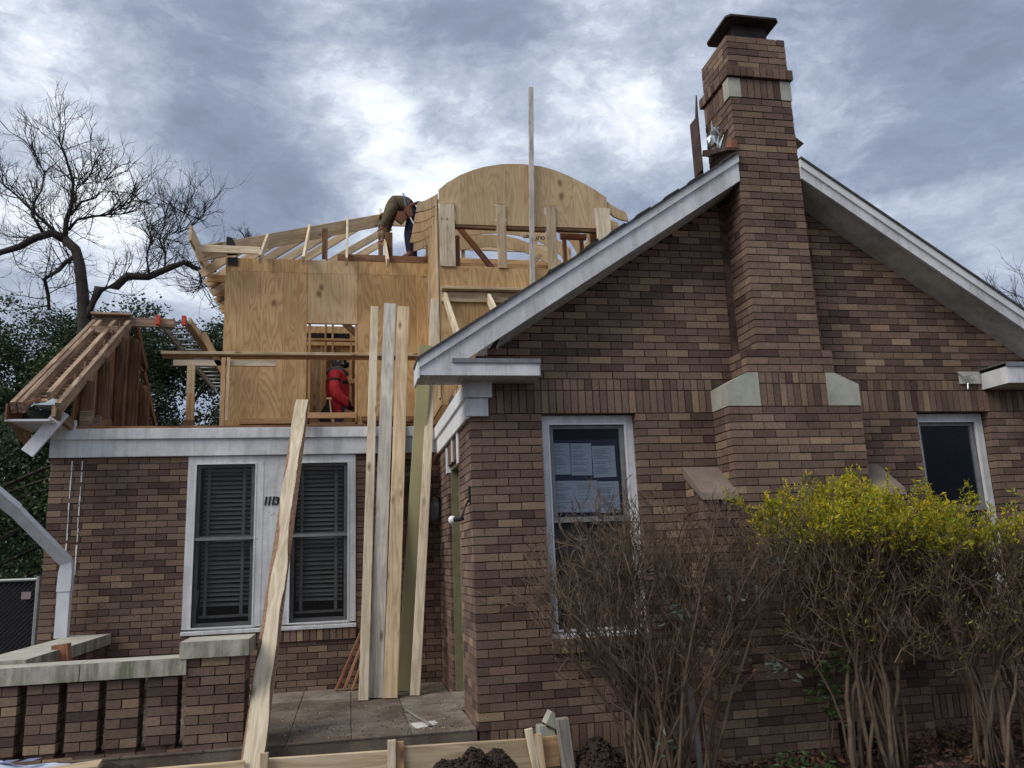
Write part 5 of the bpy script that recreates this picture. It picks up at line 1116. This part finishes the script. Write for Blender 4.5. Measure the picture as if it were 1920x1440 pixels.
def evergreen(label, x, y, clumps, nleaf, seed, trunk_r=.16, ls=.10):
    rnd.seed(seed); t = thing('evergreen_tree', label, 'tree', (x, y, GZ))
    MB().tube([(x, y, GZ), (x+.15, y, 0), (x-.1, y, max(c[2] for c in clumps)-1)], [trunk_r, trunk_r*.8, trunk_r*.3], 7).build('trunk', M_bark, t, smooth=True)
    mb = MB(); tot = sum(c[3]**2 for c in clumps)
    br = MB()
    for (cx_, cy_, cz_, r) in clumps:
        br.tube([(x, y, cz_-r*1.2), ((x+cx_)/2, (y+cy_)/2, cz_-r*.5), (cx_, cy_, cz_)], [.05, .035, .01], 4, cap=False)
        sub = [Vector((rnd.gauss(0, 1), rnd.gauss(0, 1), rnd.gauss(0, 1))).normalized()*r*rnd.uniform(.45, 1.0)+Vector((cx_, cy_, cz_)) for _ in range(int(26*r*r)+8)]
        for k in range(int(nleaf*r*r/tot)):
            s_ = rnd.choice(sub); p = s_+Vector((rnd.gauss(0, .17), rnd.gauss(0, .17), rnd.gauss(0, .14)))
            a = Vector((rnd.gauss(0, 1), rnd.gauss(0, 1), rnd.gauss(-.35, .6))).normalized(); b = a.cross(Vector((rnd.gauss(0, 1), rnd.gauss(0, 1), rnd.gauss(0, 1)))).normalized()
            L = ls*rnd.uniform(.6, 1.25); w = L*.27; mb.quad(p, p+a*L*.5+b*w, p+a*L, p+a*L*.5-b*w)
    br.build('branches', M_twig, t, fix=False); kind(mb.build('crown', M_ever, t, fix=False), 'stuff')
def clumpset(seed, x0, x1, y0, y1, z0, z1, n, r0, r1, topf):
    rr = random.Random(seed); out = []
    while len(out) < n:
        x = rr.uniform(x0, x1); z = rr.uniform(z0, z1)
        if z > topf(x): continue
        out.append((x, rr.uniform(y0, y1), z, rr.uniform(r0, r1)))
    return out
evergreen('tall dark evergreen at the left edge behind the old roof end', -9.2, 15.5, clumpset(1, -10.8, -7.9, 14.6, 16.5, -1.5, 5.9, 60, .55, .95, lambda x: 5.3+.5*math.sin(x*2)), 80000, 21)
evergreen('dark evergreen with a rounded top behind the roof remnant', -6.9, 15.2, clumpset(2, -8.1, -5.6, 14.4, 16.0, -1.5, 5.6, 56, .5, .9, lambda x: 5.6-.45*abs(x+6.8)), 78000, 22)
evergreen('loose leafy evergreen behind the ladder, close to the plywood corner', -5.0, 15.0, clumpset(3, -5.8, -3.7, 14.4, 15.8, -1.5, 5.2, 34, .4, .75, lambda x: 5.1-.5*abs(x+5)), 40000, 23)
evergreen('low dark evergreen thicket behind the leaning downspout', -7.4, 9.0, clumpset(4, -9.0, -5.1, 8.4, 10.0, -2.4, 1.2, 34, .5, .8, lambda x: 1.3), 30000, 24, .10, .075)
# pale house just visible through the trees
nb = thing('neighbour_house', 'pale neighbouring house glimpsed low through the trees at the left edge', 'house', (-14, 24, GZ)); part('wall', plain('pale_siding', (.45, .45, .46), .8, .1), nb, box=(-19, -11.5, 24, 30, GZ, .6)); MB().prism([(23.6, .6), (27, 2.2), (30.4, .6)], 'x', -19.3, -11.2).build('roof', M_shingle, nb); part('window', M_black, nb, box=(-14.2, -13.2, 23.97, 23.99, -1.6, -.4))
# ------------------------------------------------------------------ shrubs
def leaflet(mb, p, a, L, w):
    a = Vector(a).normalized(); b = a.cross(Vector((rnd.gauss(0, 1), rnd.gauss(0, 1), rnd.gauss(0, 1)))).normalized(); n = a.cross(b)*L*.12
    mb.v += [tuple(p), tuple(p+a*L*.5+b*w+n), tuple(p+a*L), tuple(p+a*L*.5-b*w+n)]; i = len(mb.v)-4; mb.f.append((i, i+1, i+2, i+3)); mb.m.append(0)
rnd.seed(31)
b1 = thing('bare_shrub', 'leafless shrub of many thin grey brown stems in front of the papered window', 'shrub', (1.15, -.75, GZ))
big = MB(); tw = MB(); lf = MB(); gd = MB()
for k in range(44):
    x0 = rnd.uniform(.98, 1.60); y0 = rnd.uniform(-.85, -.55); tx = rnd.uniform(.3, 2.3); ty = y0+rnd.uniform(-.35, .25); tz = rnd.uniform(-1.5, -1.05)+(0 if tx > .7 else -.25)
    p0, p3 = Vector((x0, y0, GZ)), Vector((tx, ty, tz)); p1 = p0+Vector(((tx-x0)*.18+rnd.gauss(0, .04), rnd.gauss(0, .04), .62)); p2 = p0.lerp(p3, .66)+Vector((rnd.gauss(0, .06), rnd.gauss(0, .05), .08))
    pt = []
    for i in range(9):
        t = i/8; pt.append(((1-t)**3)*p0+3*t*(1-t)**2*p1+3*t*t*(1-t)*p2+t**3*p3+Vector((rnd.gauss(0, .008), rnd.gauss(0, .008), 0)))
    r0 = rnd.uniform(.008, .019); big.tube(pt, [r0*(1-.75*i/8) for i in range(9)], 6)
    for i in range(3, 9):
        for j in range(rnd.randint(2, 3)):
            d = (pt[i]-pt[i-1]).normalized(); grow(tw, pt[i], d*.8+Vector((rnd.gauss(0, .55), rnd.gauss(0, .4), rnd.gauss(.35, .4))), rnd.uniform(.16, .38), .0045, 2 if i > 4 else 1, .14, .55, 3, 4, (2, 3), None, 0, .2, .6)
for k in range(200):
    x = rnd.uniform(.55, 2.35); p = Vector((x, -.75+rnd.uniform(-.3, .3), rnd.uniform(-1.75, -1.28))); grow(tw, p, (rnd.gauss(0, .25), rnd.gauss(0, .25), 1), rnd.uniform(.2, .36), .004, 1, .15, .4, 3, 3, (2, 3))
for k in range(420):
    p = Vector((rnd.gauss(1.75, .22), -.7+rnd.uniform(-.25, .25), rnd.uniform(-2.2, -1.25))); leaflet(lf, p, (rnd.gauss(0, 1), rnd.gauss(0, 1), rnd.gauss(-.5, .6)), rnd.uniform(.03, .055), .010)
for k in range(110):
    c = rnd.choice([(1.72, -.95, -1.50), (1.95, -.9, -1.45), (1.35, -1.0, -1.62), (2.2, -.9, -1.32), (1.15, -1.0, -2.5), (2.05, -1.0, -2.05)]); p = Vector(c)+Vector((rnd.gauss(0, .05), rnd.gauss(0, .05), rnd.gauss(0, .04))); leaflet(gd, p, (rnd.gauss(0, 1), rnd.gauss(-.5, .6), rnd.gauss(-.2, .5)), rnd.uniform(.05, .08), .013)
big.build('stems', M_stem, b1, smooth=True, fix=False); kind(tw.build('twigs', M_stem, b1, fix=False), 'stuff'); kind(lf.build('withered_leaves', M_dry, b1, fix=False), 'stuff'); kind(gd.build('leaves', M_gdust, b1, fix=False), 'stuff')
def yellow_shrub(label, bases, x0, x1, seed, nst, top):
    rnd.seed(seed); b = thing('yellow_shrub', label, 'shrub', (bases[0][0], bases[0][1], GZ)); big = MB(); tw = MB(); ly = MB(); lg = MB(); ld_ = MB()
    def lv(pts, depth):
        for i in range(1, len(pts)):
            z = pts[i].z; tgt = (z-(-1.30+.09*math.sin(pts[i].x*3.1)))/.16
            pr_ = min(1, max(.03, .55*tgt if tgt < 1 else .5+.3*tgt))
            for k in range(5):
                if rnd.random() < pr_:
                    d = (pts[i]-pts[i-1]).normalized(); p = pts[i-1].lerp(pts[i], rnd.random()); L = rnd.uniform(.028, .055)
                    yel = rnd.random() < .50+.6*(z+1.05)
                    leaflet(ly if yel else lg, p, d*.7+Vector((rnd.gauss(0, .7), rnd.gauss(0, .7), rnd.gauss(.1, .5))), L, L*.115)
    for k in range(nst):
        bx, by = rnd.choice(bases); p0 = Vector((bx+rnd.gauss(0, .05), by+rnd.gauss(0, .06), GZ)); tx = rnd.uniform(x0, x1); p3 = Vector((tx, by+rnd.uniform(-.35, .35), top(tx)-rnd.uniform(.12, .4)))
        p1 = p0+Vector((rnd.gauss(0, .08), rnd.gauss(0, .06), .75)); p2 = p0.lerp(p3, .6)+Vector((rnd.gauss(0, .1), rnd.gauss(0, .06), .05)); pt = []
        for i in range(10):
            t = i/9; pt.append(((1-t)**3)*p0+3*t*(1-t)**2*p1+3*t*t*(1-t)*p2+t**3*p3+Vector((rnd.gauss(0, .014), rnd.gauss(0, .012), 0)))
        r0 = rnd.uniform(.009, .024); big.tube(pt, [r0*(1-.82*i/9) for i in range(10)], 6)
        for i in range(4, 10):
            for j in range(rnd.randint(2, 3)):
                d = (pt[i]-pt[i-1]).normalized(); grow(tw, pt[i], d*.5+Vector((rnd.gauss(0, .6), rnd.gauss(0, .45), rnd.gauss(.4, .4))), rnd.uniform(.16, .34), .0045, 2, .16, .5, 3, 4, (2, 3), lv, 0, .2, .62)
    for k in range(int(nst*7)):
        x = rnd.uniform(x0, x1); p = Vector((x, bases[0][1]+rnd.uniform(-.3, .35), rnd.uniform(-2.1, -1.35))); grow(tw, p, (rnd.gauss(0, .7), rnd.gauss(0, .5), 1), rnd.uniform(.2, .4), .005, 2, .12, .55, 3, 3, (2, 3))
    for k in range(int(nst*6.5)):
        x = rnd.uniform(x0, x1); z1 = top(x)-rnd.uniform(.0, .25); p = Vector((x, bases[0][1]+rnd.uniform(-.35, .35), z1-.25)); grow(tw, p, (rnd.gauss(0, .3), rnd.gauss(0, .3), 1), rnd.uniform(.14, .26), .0035, 1, .2, .4, 3, 3, (2, 3), lv)
    big.build('stems', M_stem, b, smooth=True, fix=False); kind(tw.build('twigs', M_stem, b, fix=False), 'stuff'); kind(ly.build('yellow_leaves', M_yel, b, fix=False), 'stuff'); kind(lg.build('green_leaves', M_yelgreen, b, fix=False), 'stuff')
topf = lambda x: -.93+.10*math.sin(x*2.6+.6)+.05*math.sin(x*9)-max(0, (2.48-x))*.6-max(0, x-4.1)*.6
yellow_shrub('tall shrub topped with yellow green leaves in front of the chimney', [(3.02, -.85), (3.12, -.78), (2.75, -.8)], 2.20, 3.45, 41, 26, topf)
yellow_shrub('tall shrub with yellow green top in front of the dark right hand window', [(3.74, -.9), (3.85, -.85), (4.35, -.8)], 3.3, 4.7, 42, 26, topf)
def nandina(label, x, y, spots, seed):
    rnd.seed(seed); t = thing('nandina_plant', label, 'plant', (x, y, GZ)); stm = MB(); lv = MB()
    for (cx_, cy_, cz_, n, sp) in spots:
        stm.tube([(x+rnd.gauss(0, .04), y, GZ), (x+(cx_-x)*.4, y, (GZ+cz_)/2), (cx_, cy_, cz_)], [.008, .007, .004], 5)
        for k in range(n):
            q = Vector((cx_+rnd.gauss(0, sp), cy_+rnd.gauss(0, sp*.7), cz_+rnd.gauss(0, sp*.8))); a = Vector((rnd.gauss(0, .8), rnd.gauss(-.3, .7), rnd.gauss(-.1, .5))).normalized()
            for s_ in (-.9, 0, .9):
                bb = a.cross(Vector((0, 0, 1))); leaflet(lv, q, a+bb*s_, rnd.uniform(.045, .075), .014)
    stm.build('stems', M_stem, t, smooth=True, fix=False); kind(lv.build('leaves', M_nand, t, fix=False), 'stuff')
nandina('green leafy seedling before the foundation vent, between the shrubs', 2.68, -.55, [(2.70, -.70, -2.12, 34, .08), (2.66, -.65, -2.28, 34, .07), (2.72, -.6, -2.45, 26, .06)], 51)
nandina('low bright green sprouts at the foot of the wall, bottom of the frame', 2.30, -.75, [(2.20, -.8, -2.80, 26, .07), (2.42, -.8, -2.83, 26, .07), (2.02, -.8, -2.86, 20, .05)], 52)
# leaf litter against the wall
rnd.seed(61); lt = MB()
for k in range(4200):
    x = rnd.uniform(1.3, 6.0); y = -.1-abs(rnd.gauss(0, .35)); z = GZ+.05+.16*math.exp(-((y+.35)**2)/.06)*(1 if x > 3 else .4)*rnd.random()+rnd.uniform(0, .03)
    leaflet(lt, Vector((x, y, z)), (rnd.gauss(0, 1), rnd.gauss(0, 1), rnd.gauss(.1, .35)), rnd.uniform(.04, .075), .015)
kind(lt.build('leaf_litter', M_dry, None, fix=False), 'stuff')
# a bare stake among the shrub stems
tag(lumber('garden_stake', (1.60, -.55, GZ), (1.57, -.5, -2.15), .05, .02, M_greyw, wdir=(1, 0, 0)), 'pale pointed stake standing among the bare shrub stems', 'stake')

# pale caulk lines left on the wall by a removed pipe
for x0, x1, z0, z1 in ((-3.885, -3.868, -.03, -1.12), (-3.785, -3.768, -.03, -1.18)):
    k = MB(); z = z0; i = 0
    while z > z1:
        l = rnd.uniform(.03, .11); xa = x0+(z0-z)*-.0; k.box(xa+rnd.uniform(-.004, .004), xa+rnd.uniform(.006, .013), 2.590, 2.5975, z-l, z); z -= l+(rnd.uniform(.0, .05) if rnd.random() < .4 else .004)
    kind(k.build('caulk_line', M_white2, house), 'stuff')

# clods, chips and sawdust
rnd.seed(71)
def clods(name, n, fn, mat, r0, r1):
    mb = MB()
    for _ in range(n):
        x, y, z = fn(); r = rnd.uniform(r0, r1); i = len(mb.v)
        P = [Vector((rnd.gauss(0, 1), rnd.gauss(0, 1), rnd.gauss(0, .8))).normalized()*r*rnd.uniform(.7, 1.2) for _ in range(0)]
        for d in ((1, 0, 0), (-1, 0, 0), (0, 1, 0), (0, -1, 0), (0, 0, 1), (0, 0, -1)): mb.v.append((x+d[0]*r*rnd.uniform(.6, 1.3), y+d[1]*r*rnd.uniform(.6, 1.3), z+d[2]*r*rnd.uniform(.5, 1.1)))
        for f in ((0, 2, 4), (2, 1, 4), (1, 3, 4), (3, 0, 4), (2, 0, 5), (1, 2, 5), (3, 1, 5), (0, 3, 5)): mb.f.append(tuple(i+k for k in f)); mb.m.append(0)
    return kind(mb.build(name, mat, None, fix=False), 'stuff')
def on_heap():
    if rnd.random() < .7:
        x, y = rnd.gauss(-.1, .38), -.55+rnd.gauss(0, .2); y = min(y, -.30); x = min(x, .5)
        h = GZ+.02+(.85+.45*mnoise.noise(Vector((x*5, y*5, 2.2))))*(.29*math.exp(-((x-.02)**2)/.12-((y+.50)**2)/.10)+.27*math.exp(-((x+.40)**2)/.20-((y+.6)**2)/.08))
    else:
        x, y = rnd.gauss(.95, .25), -.3+rnd.gauss(0, .16); y = min(y, -.04)
        h = GZ+.34*math.exp(-((x-.85)**2)/.035-((y+.3)**2)/.05)+.16*math.exp(-((x-1.2)**2)/.06-((y+.3)**2)/.06)
    return x, y, h+.012
clods('soil_clods', 2600, on_heap, M_soil, .004, .022)
clods('porch_debris', 260, lambda: (rnd.uniform(-1.6, -.05), abs(rnd.gauss(.1, .8)) % 2.4, -2.500), M_soil, .0015, .007)
clods('wood_chips', 120, lambda: (rnd.uniform(-1.6, -.03), rnd.uniform(.05, 2.2) if rnd.random() < .5 else rnd.uniform(.1, 1.6), -2.501), M_pale, .002, .006)
